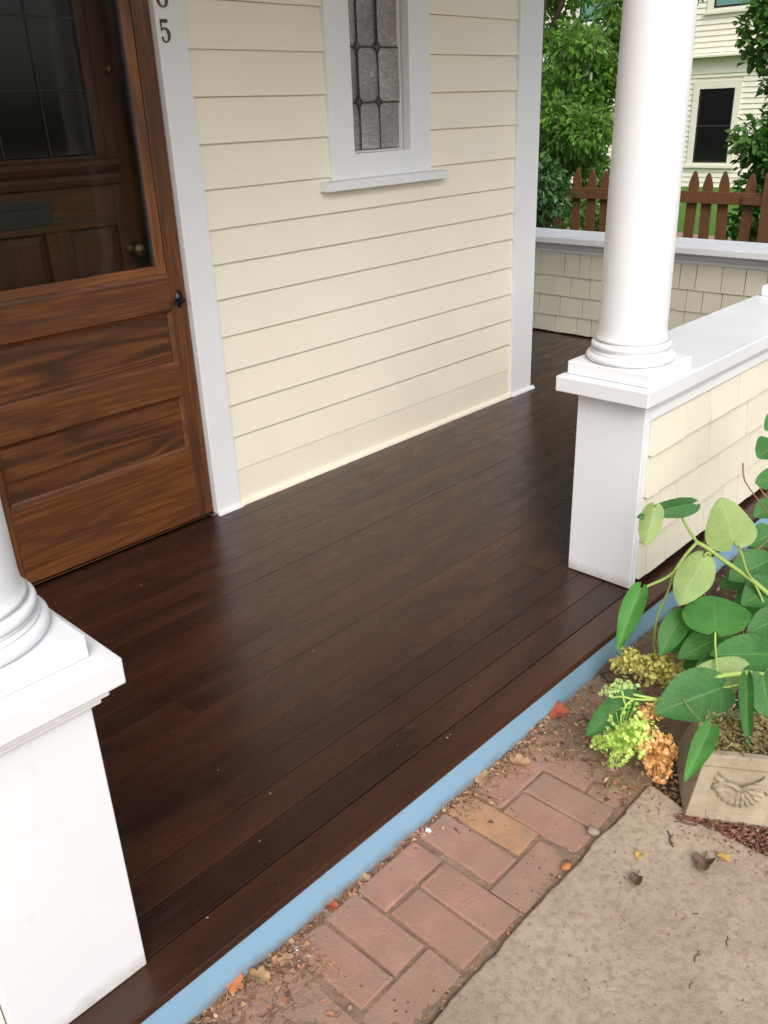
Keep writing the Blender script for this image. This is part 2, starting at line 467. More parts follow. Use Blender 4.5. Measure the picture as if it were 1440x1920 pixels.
def path_mat():
    k = Mt('garden_path_gravel', 0.95, 0.2)
    v = k.coord((1, 1, 1))
    k.base(k.ramp(k.noise(v, 60, 6, 0.7), [(0.3, (0.27, 0.16, 0.115)), (0.7, (0.45, 0.31, 0.24))]))
    return k.m
MAT['gpath'] = path_mat()

# ------------------------------------------------------------------ mesh helpers
class MB:
    """collects geometry in world coordinates"""
    def __init__(self):
        self.v = []; self.f = []; self.mi = []; self.uv = None
    def add(self, vs, fs, mi=0):
        o = len(self.v)
        self.v.extend([tuple(p) for p in vs])
        for q in fs:
            self.f.append([i + o for i in q]); self.mi.append(mi)
        return self
    def box(self, x0, x1, y0, y1, z0, z1, mi=0):
        vs = [(x0,y0,z0),(x1,y0,z0),(x1,y1,z0),(x0,y1,z0),(x0,y0,z1),(x1,y0,z1),(x1,y1,z1),(x0,y1,z1)]
        return self.add(vs, [(3,2,1,0),(4,5,6,7),(0,1,5,4),(1,2,6,5),(2,3,7,6),(3,0,4,7)], mi)
    def extrude(self, prof, a0, a1, axis='x', mi=0):
        """closed profile; axis x: prof=(y,z); axis y: prof=(x,z); axis z: prof=(x,y)"""
        n = len(prof)
        def P(p, a):
            return (a, p[0], p[1]) if axis == 'x' else (p[0], a, p[1]) if axis == 'y' else (p[0], p[1], a)
        vs = [P(p, a0) for p in prof] + [P(p, a1) for p in prof]
        fs = [tuple(range(n)), tuple(range(2*n-1, n-1, -1))]
        for i in range(n):
            j = (i + 1) % n
            fs.append((j, i, i + n, j + n))
        return self.add(vs, fs, mi)
    def lathe(self, prof, cx, cy, seg=48, mi=0):
        vs = []; fs = []
        for r, z in prof:
            for i in range(seg):
                a = 2*math.pi*i/seg
                vs.append((cx + r*math.cos(a), cy + r*math.sin(a), z))
        for k in range(len(prof)-1):
            for i in range(seg):
                j = (i+1) % seg
                fs.append((k*seg+i, k*seg+j, (k+1)*seg+j, (k+1)*seg+i))
        fs.append(tuple(range((len(prof)-1)*seg, len(prof)*seg)))
        fs.append(tuple(range(seg-1, -1, -1)))
        return self.add(vs, fs, mi)
    def tube(self, pts, r, seg=8, mi=0, r1=None):
        pts = [Vector(p) for p in pts]
        vs = []; fs = []; n = len(pts)
        up = Vector((0.13, 0.21, 0.97))
        for k, p in enumerate(pts):
            d = (pts[min(k+1, n-1)] - pts[max(k-1, 0)]).normalized()
            a = d.cross(up)
            if a.length < 1e-3: a = d.cross(Vector((1, 0, 0)))
            a.normalize(); b = d.cross(a)
            t = k/(n-1)
            rr = r if r1 is None else r*(1-t) + r1*t
            for i in range(seg):
                th = 2*math.pi*i/seg
                vs.append(p + a*(rr*math.cos(th)) + b*(rr*math.sin(th)))
        for k in range(n-1):
            for i in range(seg):
                j = (i+1) % seg
                fs.append((k*seg+i, k*seg+j, (k+1)*seg+j, (k+1)*seg+i))
        fs.append(tuple(range(seg-1, -1, -1))); fs.append(tuple(range((n-1)*seg, n*seg)))
        return self.add(vs, fs, mi)
    def sphere(self, c, r, seg=12, rings=8, mi=0, sc=(1,1,1)):
        vs = [(c[0], c[1], c[2]+r*sc[2])]; fs = []
        for k in range(1, rings):
            ph = math.pi*k/rings
            for i in range(seg):
                a = 2*math.pi*i/seg
                vs.append((c[0]+r*sc[0]*math.sin(ph)*math.cos(a), c[1]+r*sc[1]*math.sin(ph)*math.sin(a), c[2]+r*sc[2]*math.cos(ph)))
        vs.append((c[0], c[1], c[2]-r*sc[2]))
        for i in range(seg):
            fs.append((0, 1+i, 1+(i+1) % seg))
        for k in range(rings-2):
            for i in range(seg):
                j = (i+1) % seg
                fs.append((1+k*seg+i, 1+(k+1)*seg+i, 1+(k+1)*seg+j, 1+k*seg+j))
        L = len(vs)-1; b = 1+(rings-2)*seg
        for i in range(seg):
            fs.append((L, b+(i+1) % seg, b+i))
        return self.add(vs, fs, mi)
    def build(self, name, mats, parent=None, smooth=False, bevel=0.0, seg=2, fix=True):
        me = bpy.data.meshes.new(name)
        off = Vector((0, 0, 0))
        if parent is not None:
            off = wloc(parent)
        vs = [(p[0]-off.x, p[1]-off.y, p[2]-off.z) for p in self.v]
        me.from_pydata(vs, [], self.f)
        for m in (mats if isinstance(mats, (list, tuple)) else [mats]):
            me.materials.append(MAT[m] if isinstance(m, str) else m)
        me.polygons.foreach_set('material_index', self.mi)
        if fix:
            bm = bmesh.new(); bm.from_mesh(me)
            bmesh.ops.recalc_face_normals(bm, faces=bm.faces)
            bm.to_mesh(me); bm.free()
        if smooth:
            me.polygons.foreach_set('use_smooth', [True]*len(me.polygons))
        me.update()
        o = bpy.data.objects.new(name, me)
        col.objects.link(o)
        if parent is not None:
            o.parent = parent
        if bevel:
            b = o.modifiers.new('bevel', 'BEVEL')
            b.width = bevel; b.segments = seg; b.limit_method = 'ANGLE'; b.angle_limit = rad(40)
        return o

def wloc(o):
    v = Vector(o.location)
    while o.parent is not None:
        o = o.parent
        v = v + Vector(o.location)
    return v

def tag(o, label=None, cat=None, group=None, kind=None):
    if label: o['label'] = label
    if cat: o['category'] = cat
    if group: o['group'] = group
    if kind: o['kind'] = kind
    return o

def thing(name, label, cat, loc=(0, 0, 0), group=None):
    o = bpy.data.objects.new(name, None)
    o.empty_display_size = 0.1
    o.location = loc
    col.objects.link(o)
    return tag(o, label, cat, group)

def box(name, mats, parent, x0, x1, y0, y1, z0, z1, bevel=0.002, seg=2):
    return MB().box(x0, x1, y0, y1, z0, z1).build(name, mats, parent, bevel=bevel, seg=seg)
def structure(o):
    o['kind'] = 'structure'
    return o
# ================================================================== GROUND
GZ = -0.15
structure(MB().box(-60, 60, -60, 4.6, -0.40, -0.20).build('ground', 'soil'))

def height_grid(name, x0, x1, y0, y1, step, fn, mat, smooth=True):
    nx = int(round((x1-x0)/step))+1; ny = int(round((y1-y0)/step))+1
    X, Y = np.meshgrid(np.linspace(x0, x1, nx), np.linspace(y0, y1, ny))
    Z = fn(X, Y)
    b = MB()
    b.v = list(map(tuple, np.stack([X.ravel(), Y.ravel(), Z.ravel()], 1).tolist()))
    idx = np.arange(nx*ny).reshape(ny, nx)
    q = np.stack([idx[:-1, :-1], idx[:-1, 1:], idx[1:, 1:], idx[1:, :-1]], -1).reshape(-1, 4)
    b.f = q.tolist(); b.mi = [0]*len(b.f)
    return b.build(name, mat, None, smooth, fix=False)

def vnoise(X, Y, s, seed):
    """smooth value noise"""
    r = np.random.default_rng(seed)
    T = r.random((64, 64))
    x = X*s + 500; y = Y*s + 500
    xi = np.floor(x).astype(int); yi = np.floor(y).astype(int)
    fx = x-xi; fy = y-yi
    fx = fx*fx*(3-2*fx); fy = fy*fy*(3-2*fy)
    g = lambda a, b: T[a % 64, b % 64]
    return (g(xi, yi)*(1-fx)+g(xi+1, yi)*fx)*(1-fy) + (g(xi, yi+1)*(1-fx)+g(xi+1, yi+1)*fx)*fy

BRICK_TOP = -0.1405
def soil_h(X, Y):
    n = (vnoise(X, Y, 9, 1)-.5)*0.006 + (vnoise(X, Y, 33, 2)-.5)*0.005 + (vnoise(X, Y, 95, 3)-.5)*0.0035
    base = BRICK_TOP - 0.0065 + n
    bury = lambda d, w: np.clip(d/w, 0, 1)
    left = bury(-1.09 + 0.25*(-(Y+1.85)) - X + (vnoise(X, Y, 7, 4)-.5)*0.16 + (vnoise(X, Y, 40, 14)-.5)*.10, 0.40)
    right = bury(X + 0.315 + 0.35*(Y+1.95) + (vnoise(X, Y, 8, 5)-.5)*0.12 + (vnoise(X, Y, 40, 15)-.5)*.08, 0.16)
    edge = bury(Y + 1.848 + (vnoise(X, Y, 10, 6)-.5)*0.03 + (vnoise(X, Y, 45, 16)-.5)*.03, 0.06)*.6
    low = bury(-2.125 - Y + (vnoise(X, Y, 12, 7)-.5)*0.06, 0.07) * 0.58
    up = np.maximum(np.maximum(left, right), np.maximum(edge*0.95, low))
    z = base + 0.0105*up
    z = z + 0.004*np.clip((Y+1.86)/0.05, 0, 1)*(vnoise(X, Y, 14, 8)-.5) - .006*np.clip((Y+1.835)/0.02, 0, 1)*(X < -.2) + 0.004*right
    return np.where(Y < -2.188, z - 0.02*np.clip((-2.188-Y)/0.012, 0, 1), z)
soil = height_grid('soil', -2.3, 0.62, -2.235, -1.80, 0.005, soil_h, 'soil')
structure(soil)
def bed_h(X, Y):
    z = -0.135 + (vnoise(X, Y, 5, 11)-.5)*0.03 + (vnoise(X, Y, 19, 12)-.5)*0.016 + (vnoise(X, Y, 60, 13)-.5)*0.006
    return np.where(X < -0.17, z-0.02, z)
structure(height_grid('garden_bed', -0.21, 4.3, -3.6, -1.80, 0.02, lambda X, Y: np.where((X < 0.6) & (Y > -2.19), -0.17, bed_h(X, Y)), 'bed_soil'))

# concrete path, broken edges
def concrete_path():
    b = MB()
    n = 180
    pts = []
    for i in range(n+1):
        x = -4.5 + (4.5-0.158)*i/n
        pts.append((x, -2.197 + 0.010*(vnoise(np.array(x), np.array(0.), 9, 20)-.5) + 0.007*(vnoise(np.array(x), np.array(0.), 40, 21)-.5)))
    for i in range(1, 91):
        y = -2.197 - 2.6*i/90
        pts.append((-0.160 - 0.030*min(1, i/5) - 0.012*min(1, max(0, i-5)/5) + 0.016*(float(vnoise(np.array(y), np.array(1.), 12, 22))-.5), y))
    pts.append((-4.5, -4.797))
    return b.extrude([(float(a), float(c)) for a, c in pts], -0.22, -0.126, 'z').build('concrete_path', 'concrete', bevel=0.006, seg=2)
structure(concrete_path())

# brick path: every brick its own piece, set in the soil
BR = [ # x0, x1, y0, y1, colour
 (-0.601,-0.503,-2.066,-1.832,'brick_orange'), (-0.716,-0.609,-2.070,-1.832,'brick_pink'),
 (-0.500,-0.402,-2.172,-1.945,'brick_pink'), (-0.394,-0.297,-2.170,-1.942,'brick_dust'),
 (-0.494,-0.262,-1.934,-1.838,'brick_pink'), (-0.734,-0.516,-2.182,-2.079,'brick_dust'),
 (-0.838,-0.738,-2.176,-1.944,'brick_pink'), (-0.946,-0.846,-2.166,-1.944,'brick_pink'),
 (-0.950,-0.738,-1.931,-1.836,'brick_pink'), (-1.058,-0.956,-2.062,-1.838,'brick_pink'),
 (-1.168,-1.066,-2.066,-1.838,'brick_pink'), (-1.182,-0.956,-2.172,-2.074,'brick_dust'),
 (-1.400,-1.178,-1.932,-1.836,'brick_dust'), (-1.286,-1.190,-2.168,-1.942,'brick_dust'),
 (-1.396,-1.294,-2.170,-1.942,'brick_dust'), (-0.288,-0.186,-2.066,-1.838,'brick_dust'),
 (-0.290,-0.060,-2.172,-2.076,'brick_dust'), (-0.178,-0.076,-2.066,-1.838,'brick_dust')]
bp = structure(MB().box(-1.75, 0.2, -2.185, -1.815, -0.225, -0.205).build('brick_path', 'soil'))
def brick(x0, x1, y0, y1, m):
    b = bmesh.new()
    bmesh.ops.create_cube(b, size=1.0)
    sx, sy = x1-x0, y1-y0
    for v in b.verts:
        v.co.x *= sx; v.co.y *= sy; v.co.z *= 0.06
    bmesh.ops.bevel(b, geom=list(b.edges), offset=0.0045, segments=2, affect='EDGES', profile=0.6)
    for v in b.verts:
        v.co += Vector((random.gauss(0, .0008), random.gauss(0, .0008), random.gauss(0, .0005)))
    me = bpy.data.meshes.new('brick'); b.to_mesh(me); b.free()
    me.materials.append(MAT[m])
    o = bpy.data.objects.new('brick', me); col.objects.link(o); o.parent = bp
    o.location = ((x0+x1)/2, (y0+y1)/2, BRICK_TOP-0.03+random.uniform(-.0015, .0015))
    o.rotation_euler = (random.gauss(0, .006), random.gauss(0, .008), random.gauss(0, .008))
for r in BR: brick(*r)

# lawn and far garden
structure(MB().box(4.55, 60, -30, 60, -0.40, -0.135).build('lawn', 'lawn'))
structure(MB().box(4.6, 5.42, -6, 8, -0.30, -0.129).build('flower_bed', 'soil'))
gp = MB(); n = 60
pts = [(9.2+0.25*math.sin(i*0.4), -6+16*i/n) for i in range(n+1)] + [(10.4+0.3*math.sin(i*0.33+1), -6+16*i/n) for i in range(n, -1, -1)]
structure(gp.extrude(pts, -0.30, -0.128, 'z').build('garden_path', 'gpath'))

# ================================================================== PORCH FLOOR
XL, XR = -4.0, 3.75
pf = MB()
pf.box(XL, XR, -1.788, -0.0, -0.10, -0.03).box(2.37, XR, 0.0, 6.0, -0.10, -0.03).box(-1.1, 0.05, 0.0, 0.14, -0.10, -0.03)
porch = structure(pf.build('porch_floor', 'dark'))
def floor_board(x0, x1, y0, y1, nose=False):
    b = MB()
    if nose:   # rounded nosing on the front edge
        pr = [(y0+0.006, -0.026), (y0, -0.021), (y0-0.0015, -0.012), (y0+0.001, -0.004), (y0+0.003, 0.0), (y1-0.0012, 0.0), (y1, -0.0012), (y1, -0.026)]
    else:
        pr = [(y0, -0.026), (y0, -0.0005), (y0+0.0005, 0.0), (y1-0.0005, 0.0), (y1, -0.0005), (y1, -0.026)]
    b.extrude(pr, x0, x1, 'x')
    o = b.build('floor_board', 'floor', porch)
    o.location.z = random.uniform(-.0005, .0004)
    return o
seams = [-1.826, -1.725, -1.622, -1.520, -1.4215, -1.320, -1.218, -1.1205, -1.021, -0.922]
while seams[-1] < -0.05: seams.append(seams[-1] + 0.1005)
seams[-1] = -0.012
widths_open = {1: 0.0034, 2: 0.0026, 3: 0.0018, 4: 0.0016}
for i in range(len(seams)-1):
    g = widths_open.get(i+1, random.choice([0.0004, 0.0006, 0.0009, 0.0013]))
    cuts = [XL, XR]
    x = XL + random.uniform(1.0, 2.6)
    while x < XR-0.8:
        cuts.insert(-1, x); x += random.uniform(1.8, 3.4)
    for a, c in zip(cuts[:-1], cuts[1:]):
        floor_board(a+0.0006, c-0.0006, seams[i] + (0.0006 if i else 0), seams[i+1]-g, i == 0)
y = -0.012
while y < 2.4:
    floor_board(2.392, XR, y+0.0006, y+0.1005-0.0012); y += 0.1005
fa = MB().box(XL, XR, -1.8165, -1.790, -0.205, -0.0225).build('fascia_board', 'blue', porch, bevel=0.002)

# grit and dry bits lying on the floor
b = MB()
for i in range(34):
    if i < 9: x, y = random.uniform(-1.35, -0.2), random.choice(seams[:5]) + random.uniform(-.03, .03)
    else: x, y = random.uniform(-1.4, 1.2), random.uniform(-1.8, -0.2)
    s = random.uniform(.0012, .0034)
    a = random.uniform(0, 6.28)
    u = Vector((math.cos(a), math.sin(a), 0))*s*random.uniform(1, 2.2); w = Vector((-math.sin(a), math.cos(a), 0))*s*.7
    c = Vector((x, y, 0.0009))
    top = c + Vector((0, 0, s*.7))
    b.add([c-u, c-w, c+u, c+w, top], [(0,1,4),(1,2,4),(2,3,4),(3,0,4)])
tag(b.build('floor_grit', 'dl_tan'), 'crumbs of pale grit scattered on the dark porch boards', 'grit', kind='stuff')

# ================================================================== HOUSE
house = thing('house', 'cream clapboard house wall with white trim, wooden door and leaded window', 'house', (0.0, 0.0, 0.0))
# core of the wall, built round the openings
core = MB()
core.box(-4.2, -0.99, 0.01, 0.14, -0.1, 5.0).box(-0.99, 0.012, 0.01, 0.14, 2.16, 5.0).box(0.012, 0.94, 0.004, 0.14, -0.1, 5.0)
core.box(0.94, 1.325, 0.004, 0.14, -0.1, 1.40).box(0.94, 1.325, 0.004, 0.14, 2.36, 5.0).box(1.325, 2.37, 0.004, 0.14, -0.1, 5.0)
core.box(2.25, 2.37, 0.14, 6.0, -0.1, 5.0).box(-4.2, 2.37, 6.0, 6.12, -0.1, 5.0).box(-4.2, -4.08, 0.14, 6.0, -0.1, 5.0)
core.box(-4.08, 2.25, 0.14, 6.0, -0.1, -0.02).box(-4.2, 2.37, 0.01, 6.12, 5.0, 5.1)
core.build('wall', 'ceiling', house)
MB().box(-1.2, 1.9, 1.6, 1.65, -0.02, 5.0).build('hall_partition', 'ceiling', house)

SZ = [0.168, 0.3215, 0.467, 0.6145, 0.7645, 0.919, 1.057, 1.193, 1.3425, 1.506, 1.6685, 1.830, 1.993, 2.155, 2.317, 2.479, 2.60]
def siding(x0, x1, z0, z1, jog=0.0):
    n = max(2, int((x1-x0)/0.16))
    b = MB(); vs = []; fs = []
    pa, pb = random.uniform(0, 6), random.uniform(0, 6)
    for i in range(n+1):
        x = x0 + (x1-x0)*i/n
        dz = .0007*math.sin(2.1*x+pa) + random.gauss(0, .00025); dy = .0008*math.sin(1.7*x+pb) + random.gauss(0, .0002)
        vs += [(x, -0.0165+dy, z0+0.0012+dz), (x, -0.0155+dy, z0+dz), (x, 0.004, z0+dz), (x, 0.004, z1-0.0004), (x, -0.0035+dy*.4, z1-0.0004)]
    for i in range(n):
        for k in range(5):
            a, c = i*5+k, i*5+(k+1) % 5
            fs.append((a, c, c+5, a+5))
    fs += [(4, 3, 2, 1, 0), tuple(n*5+k for k in range(5))]
    b.add(vs, fs).build('siding_board', 'cream', house)
for i in range(len(SZ)-1):
    z0, z1 = SZ[i], SZ[i+1]
    if z0 > 1.30:
        siding(0.122, 0.806, z0, z1); siding(1.462, 2.182, z0, z1)
    else:
        siding(0.122, 2.182, z0, z1)
    siding(-4.0, -1.13, z0, z1)
MB().box(0.122, 2.182, -0.0125, 0.004, 0.0, 0.1665).build('base_board', 'cream', house, bevel=0.001, seg=1)
MB().box(-4.0, -1.13, -0.0125, 0.004, 0.0, 0.1665).build('base_board', 'cream', house)
def quarter_round(x0, x1, yf, m, r=0.021):
    pr = [(yf, 0.0005)] + [(yf - r*math.cos(t), 0.0005 + r*math.sin(t)) for t in [math.pi/2*k/6 for k in range(7)]]
    return MB().extrude(pr, x0, x1, 'x').build('shoe_moulding', m, house, smooth=False)
quarter_round(0.130, 2.177, -0.0128, 'cream')
# door trim and corner board
box('door_trim', 'white', house, 0.0, 0.1255, -0.026, 0.012, 0.004, 2.14, 0.0025)
quarter_round(-0.004, 0.1285, -0.0262, 'white', 0.017)
box('door_trim', 'white', house, -1.125, -1.0, -0.026, 0.012, 0.004, 2.14, 0.0025)
box('head_trim', 'white', house, -1.15, 0.15, -0.030, 0.012, 2.143, 2.29, 0.0025)
box('corner_board', 'white', house, 2.1795, 2.386, -0.026, 0.012, 0.004, 2.55, 0.0025)
box('corner_board', 'white', house, 2.3705, 2.393, 0.0135, 0.16, 0.004, 2.55, 0.0025)
quarter_round(2.1795, 2.408, -0.0262, 'white', 0.019)
for i in range(len(SZ)-1):
    z0, z1 = SZ[i], SZ[i+1]
    MB().extrude([(2.3865, z0), (2.366, z0), (2.366, z1), (2.374, z1)], 0.162, 5.9, 'y').build('siding_board', 'cream', house)

# ---- window
win = tag(MB().box(0.806, 0.948, -0.030, 0.012, 1.3245, 2.45).box(1.320, 1.462, -0.030, 0.012, 1.3245, 2.45)
   .box(0.948, 1.320, -0.0298, 0.012, 1.3245, 1.428).box(0.948, 1.320, -0.0298, 0.012, 2.34, 2.45).build('window', 'white', house, bevel=0.002))
MB().extrude([(-0.062, 1.284), (-0.004, 1.284), (-0.004, 1.3235), (-0.0315, 1.3235), (-0.062, 1.318)], 0.742, 1.562, 'x').build('sill', 'white', win, bevel=0.0025)
MB().box(0.9485, 0.962, 0.0125, 0.060, 1.4285, 2.339).box(1.3128, 1.3195, 0.0225, 0.060, 1.4285, 2.339).box(0.962, 1.3127, 0.0125, 0.060, 2.326, 2.339) \
  .extrude([(0.0125, 1.4285), (0.060, 1.4285), (0.060, 1.4405), (0.0125, 1.4335)], 0.962, 1.3127, 'x') \
  .build('window_frame', 'white', win, bevel=0.0015)
VX = [0.925, 1.050, 1.177, 1.304]; HZ = [1.4405, 1.634, 1.856, 2.078, 2.326]
gy = 0.034
VXc = [0.9625, 1.052, 1.180, 1.3125]
for a in range(3):
    for c in range(4):
        t = random.gauss(0, .004)
        MB().add([(VXc[a], gy+t, HZ[c]), (VXc[a+1], gy-t, HZ[c]), (VXc[a+1], gy-t*.5, HZ[c+1]), (VXc[a], gy+t*.5, HZ[c+1]),
                  (VXc[a], gy+.006, HZ[c]), (VXc[a+1], gy+.006, HZ[c]), (VXc[a+1], gy+.006, HZ[c+1]), (VXc[a], gy+.006, HZ[c+1])],
                 [(0,1,2,3), (7,6,5,4), (0,4,5,1), (1,5,6,2), (2,6,7,3), (3,7,4,0)]).build('pane', 'art_glass', win, fix=False)
cm = MB()
cw = 0.0036
for x in VX[1:3]:
    zc = [HZ[0]] + [z for z in HZ[1:4]] + [HZ[4]]
    for a, c in zip(zc[:-1], zc[1:]):
        lo = a + (0.030 if a != HZ[0] else 0); hi = c - (0.030 if c != HZ[4] else 0)
        cm.tube([(x, gy-.004, lo), (x, gy-.004, hi)], cw, 6)
for z in HZ[1:4]:
    xs = [VXc[0], VX[1], VX[2], VXc[3]]
    for a, c in zip(xs[:-1], xs[1:]):
        lo = a + (0.026 if a in VX[1:3] else 0); hi = c - (0.026 if c in VX[1:3] else 0)
        cm.tube([(lo, gy-.004, z), (hi, gy-.004, z)], cw, 6)
    for x in VX[1:3]:   # four concave curves make the diamond
        for sx, sz in ((1, 1), (1, -1), (-1, -1), (-1, 1)):
            pts = []
            for k in range(7):
                t = k/6*math.pi/2
                pts.append((x + sx*0.030*(1-math.sin(t)), gy-.004, z + sz*0.034*(1-math.cos(t))))
            cm.tube(pts, cw, 6)
cm.build('came', 'came', win, smooth=True)
for z in HZ[1:4]:
    for x in VX[1:3]:
        prof = []
        for sx, sz, rev in ((1, 1, 0), (-1, 1, 1), (-1, -1, 0), (1, -1, 1)):
            seq = [(x + sx*0.029*(1-math.sin(k/5*math.pi/2)), z + sz*0.033*(1-math.cos(k/5*math.pi/2))) for k in range(6)]
            prof += (seq[::-1] if rev else seq)[:-1]
        MB().extrude(prof, gy-.003, gy+.001, 'y').build('diamond_pane', 'art_glass_dark', win)

# ---- storm door (wooden, glazed above)
DX0, DX1, DF, DB = -0.988, -0.004, 0.0, 0.036
sd = MB().box(-0.0745, DX1, DF, DB, 0.014, 2.13).build('storm_door', 'wood_v', house, bevel=0.003)
box('stile', 'wood_v', sd, DX0, -0.868, DF, DB, 0.014, 2.13, 0.003)
box('rail', 'wood_h', sd, -0.8678, -0.0747, DF+.0003, DB, 0.0142, 0.322, 0.003)
box('rail', 'wood_h', sd, -0.8678, -0.0747, DF+.0003, DB, 0.566, 0.688, 0.003)
box('rail', 'wood_h', sd, -0.8678, -0.0747, DF+.0003, DB, 0.914, 1.048, 0.003)
box('rail', 'wood_h', sd, -0.8678, -0.0747, DF+.0003, DB, 2.03, 2.1295, 0.003)
for z0, z1 in ((0.322, 0.566), (0.688, 0.914)):
    # recessed panel with a sloped moulding round it
    box('panel', 'wood_panel', sd, -0.866, -0.0765, DF+.022, DF+.028, z0+.001, z1-.001, 0)
    mo = MB()
    x0, x1, w = -0.8676, -0.0749, 0.017
    for (a, c, zz, s) in ((x0, x1, z0+.0003, 1), (x0, x1, z1-.0003, -1)):
        mo.extrude([(DF+.004, zz), (DF+.0219, zz), (DF+.0219, zz+s*w), (DF+.018, zz+s*w), (DF+.012, zz+s*w*.45)], a+.0002, c-.0002, 'x')
    for xx, s in ((x0, 1), (x1, -1)):
        mo.extrude([(xx, DF+.0042), (xx, DF+.0219), (xx+s*w, DF+.0219), (xx+s*w, DF+.0182), (xx+s*w*.45, DF+.0122)], z0+.0005, z1-.0005, 'z')
    mo.build('panel_moulding', 'wood_h', sd)
# glazing stops, rubber strip and the pane
MB().box(-0.119, -0.0748, DF+.005, DF+.030, 1.0485, 2.029).build('glazing_stop', 'wood_stop', sd, bevel=0.003)
MB().box(-0.8676, -0.826, DF+.005, DF+.030, 1.0485, 2.029).build('glazing_stop', 'wood_stop', sd, bevel=0.003)
MB().box(-0.8258, -0.1192, DF+.005, DF+.030, 1.0485, 1.088).build('glazing_stop', 'wood_stop_h', sd, bevel=0.003)
MB().extrude([(DF-.004, 1.040), (DF+.0045, 1.040), (DF+.0045, 1.056), (DF-.001, 1.054)], -0.866, -0.0755, 'x').build('water_drip', 'wood_h', sd)
MB().box(-0.1265, -0.1194, DF+.008, DF+.030, 1.0885, 2.029).build('rubber_strip', 'rubber', sd)
MB().box(-0.8258, -0.8188, DF+.008, DF+.030, 1.0885, 2.029).build('rubber_strip', 'rubber', sd)
MB().box(-0.8187, -0.1267, DF+.017, DF+.021, 1.0886, 2.029).build('glass_pane', 'glass', sd)
# latch handle
hd = MB()
hx, hz = -0.040, 0.952
ring = [(hx + .0165*math.cos(t)*(1+.12*math.cos(2*t)), hz + .034*math.sin(t)) for t in [2*math.pi*k/24 for k in range(24)]]
hd.extrude(ring, -.005, DF-.0002, 'y')
hd.tube([(hx, -.003, hz-.004), (hx, -.030, hz-.004)], .0085, 12)
hd.tube([(hx+.012, -.029, hz-.003), (hx-.012, -.030, hz-.004), (hx-.034, -.031, hz-.008), (hx-.052, -.030, hz-.010), (hx-.060, -.027, hz-.0095)], .0062, 10, r1=.0046)
hd.sphere((hx, -.006, hz+.026), .0035, 8, 6).sphere((hx, -.006, hz-.028), .0035, 8, 6)
hd.build('latch_handle', 'black_metal', sd, smooth=True)
# side jambs and threshold
box('door_jamb', 'inner_v', house, -0.0035, 0.0115, 0.0125, 0.138, 0.0, 2.14, 0)
box('door_jamb', 'inner_v', house, -1.0, -0.989, 0.0125, 0.138, 0.0, 2.14, 0)
MB().extrude([(0.004, 0.0015), (0.138, 0.0015), (0.138, 0.028), (0.04, 0.012), (0.004, 0.004)], -0.988, -0.0045, 'x').build('threshold', 'inner_h', house)

# ---- inner door seen through the glass
IY = 0.098
ind = MB().box(-0.196, -0.090, IY, IY+.045, 0.03, 2.13).box(-0.940, -0.842, IY, IY+.045, 0.03, 2.13).build('inner_door', 'inner_v', house, bevel=0.003)
box('jamb_stop', 'inner_v', house, -0.0885, -0.0042, IY+.004, IY+.04, 0.03, 2.13, 0.002)
for z0, z1 in ((0.03, 0.30), (0.70, 0.86), (1.243, 1.46), (2.06, 2.13)):
    box('rail', 'inner_h', ind, -0.8418, -0.1962, IY+.0004, IY+.045, z0, z1, 0.003)
box('mullion', 'inner_v', ind, -0.486, -0.392, IY+.0003, IY+.045, 0.861, 1.2425, 0.003)
box('mullion', 'inner_v', ind, -0.486, -0.392, IY+.0003, IY+.045, 0.3005, 0.6995, 0.003)
for x0, x1 in ((-0.841, -0.487), (-0.391, -0.197)):
    for z0, z1 in ((0.861, 1.242), (0.301, 0.699)):
        MB().add([(x0, IY+.020, z0), (x1, IY+.020, z0), (x1, IY+.020, z1), (x0, IY+.020, z1),
                  (x0+.03, IY+.010, z0+.03), (x1-.03, IY+.010, z0+.03), (x1-.03, IY+.010, z1-.03), (x0+.03, IY+.010, z1-.03),
                  (x0, IY+.03, z0), (x1, IY+.03, z0), (x1, IY+.03, z1), (x0, IY+.03, z1)],
                 [(4,5,6,7), (0,1,5,4), (1,2,6,5), (2,3,7,6), (3,0,4,7), (8,9,1,0), (9,10,2,1), (10,11,3,2), (11,8,0,3), (11,10,9,8)]).build('panel', 'inner_v', ind)
# moulded shelf under the lights
MB().extrude([(IY-.030, 1.455), (IY-.030, 1.472), (IY-.018, 1.480), (IY-.0005, 1.480), (IY-.0005, 1.385), (IY-.010, 1.392), (IY-.014, 1.410), (IY-.010, 1.425), (IY-.022, 1.440)], -0.870, -0.165, 'x').build('shelf_moulding', 'inner_h', ind)
MB().box(-0.8415, -0.240, IY+.0015, IY+.040, 1.4605, 1.490).box(-0.2385, -0.1965, IY+.0015, IY+.040, 1.4605, 2.059).build('sash', 'inner_v', ind, bevel=.003)
lx = [-0.840, -0.746, -0.578, -0.410, -0.2388]; lz = [1.4905, 1.702, 1.925, 2.0595]
for a, c in zip(lx[:-1], lx[1:]):
    for d, e in zip(lz[:-1], lz[1:]):
        box('pane', 'black_glass', ind, a+.003, c-.003, IY+.016, IY+.020, d+.003, e-.003, 0)
mu = MB()
for x in lx[1:-1]: mu.box(x-.0035, x+.0035, IY+.010, IY+.022, lz[0], lz[-1])
for z in lz[1:-1]: mu.box(lx[0], lx[-1], IY+.0105, IY+.0215, z-.0035, z+.0035)
mu.build('muntin', 'slot_metal', ind)
ms = MB().box(-0.735, -0.452, IY-.007, IY+.0002, 1.272, 1.352).box(-0.715, -0.488, IY-.0095, IY-.0072, 1.283, 1.330).box(-0.715, -0.480, IY-.012, IY-.0072, 1.331, 1.336)
ms.build('mail_slot', 'slot_metal', ind, bevel=.0015)
kb = MB()
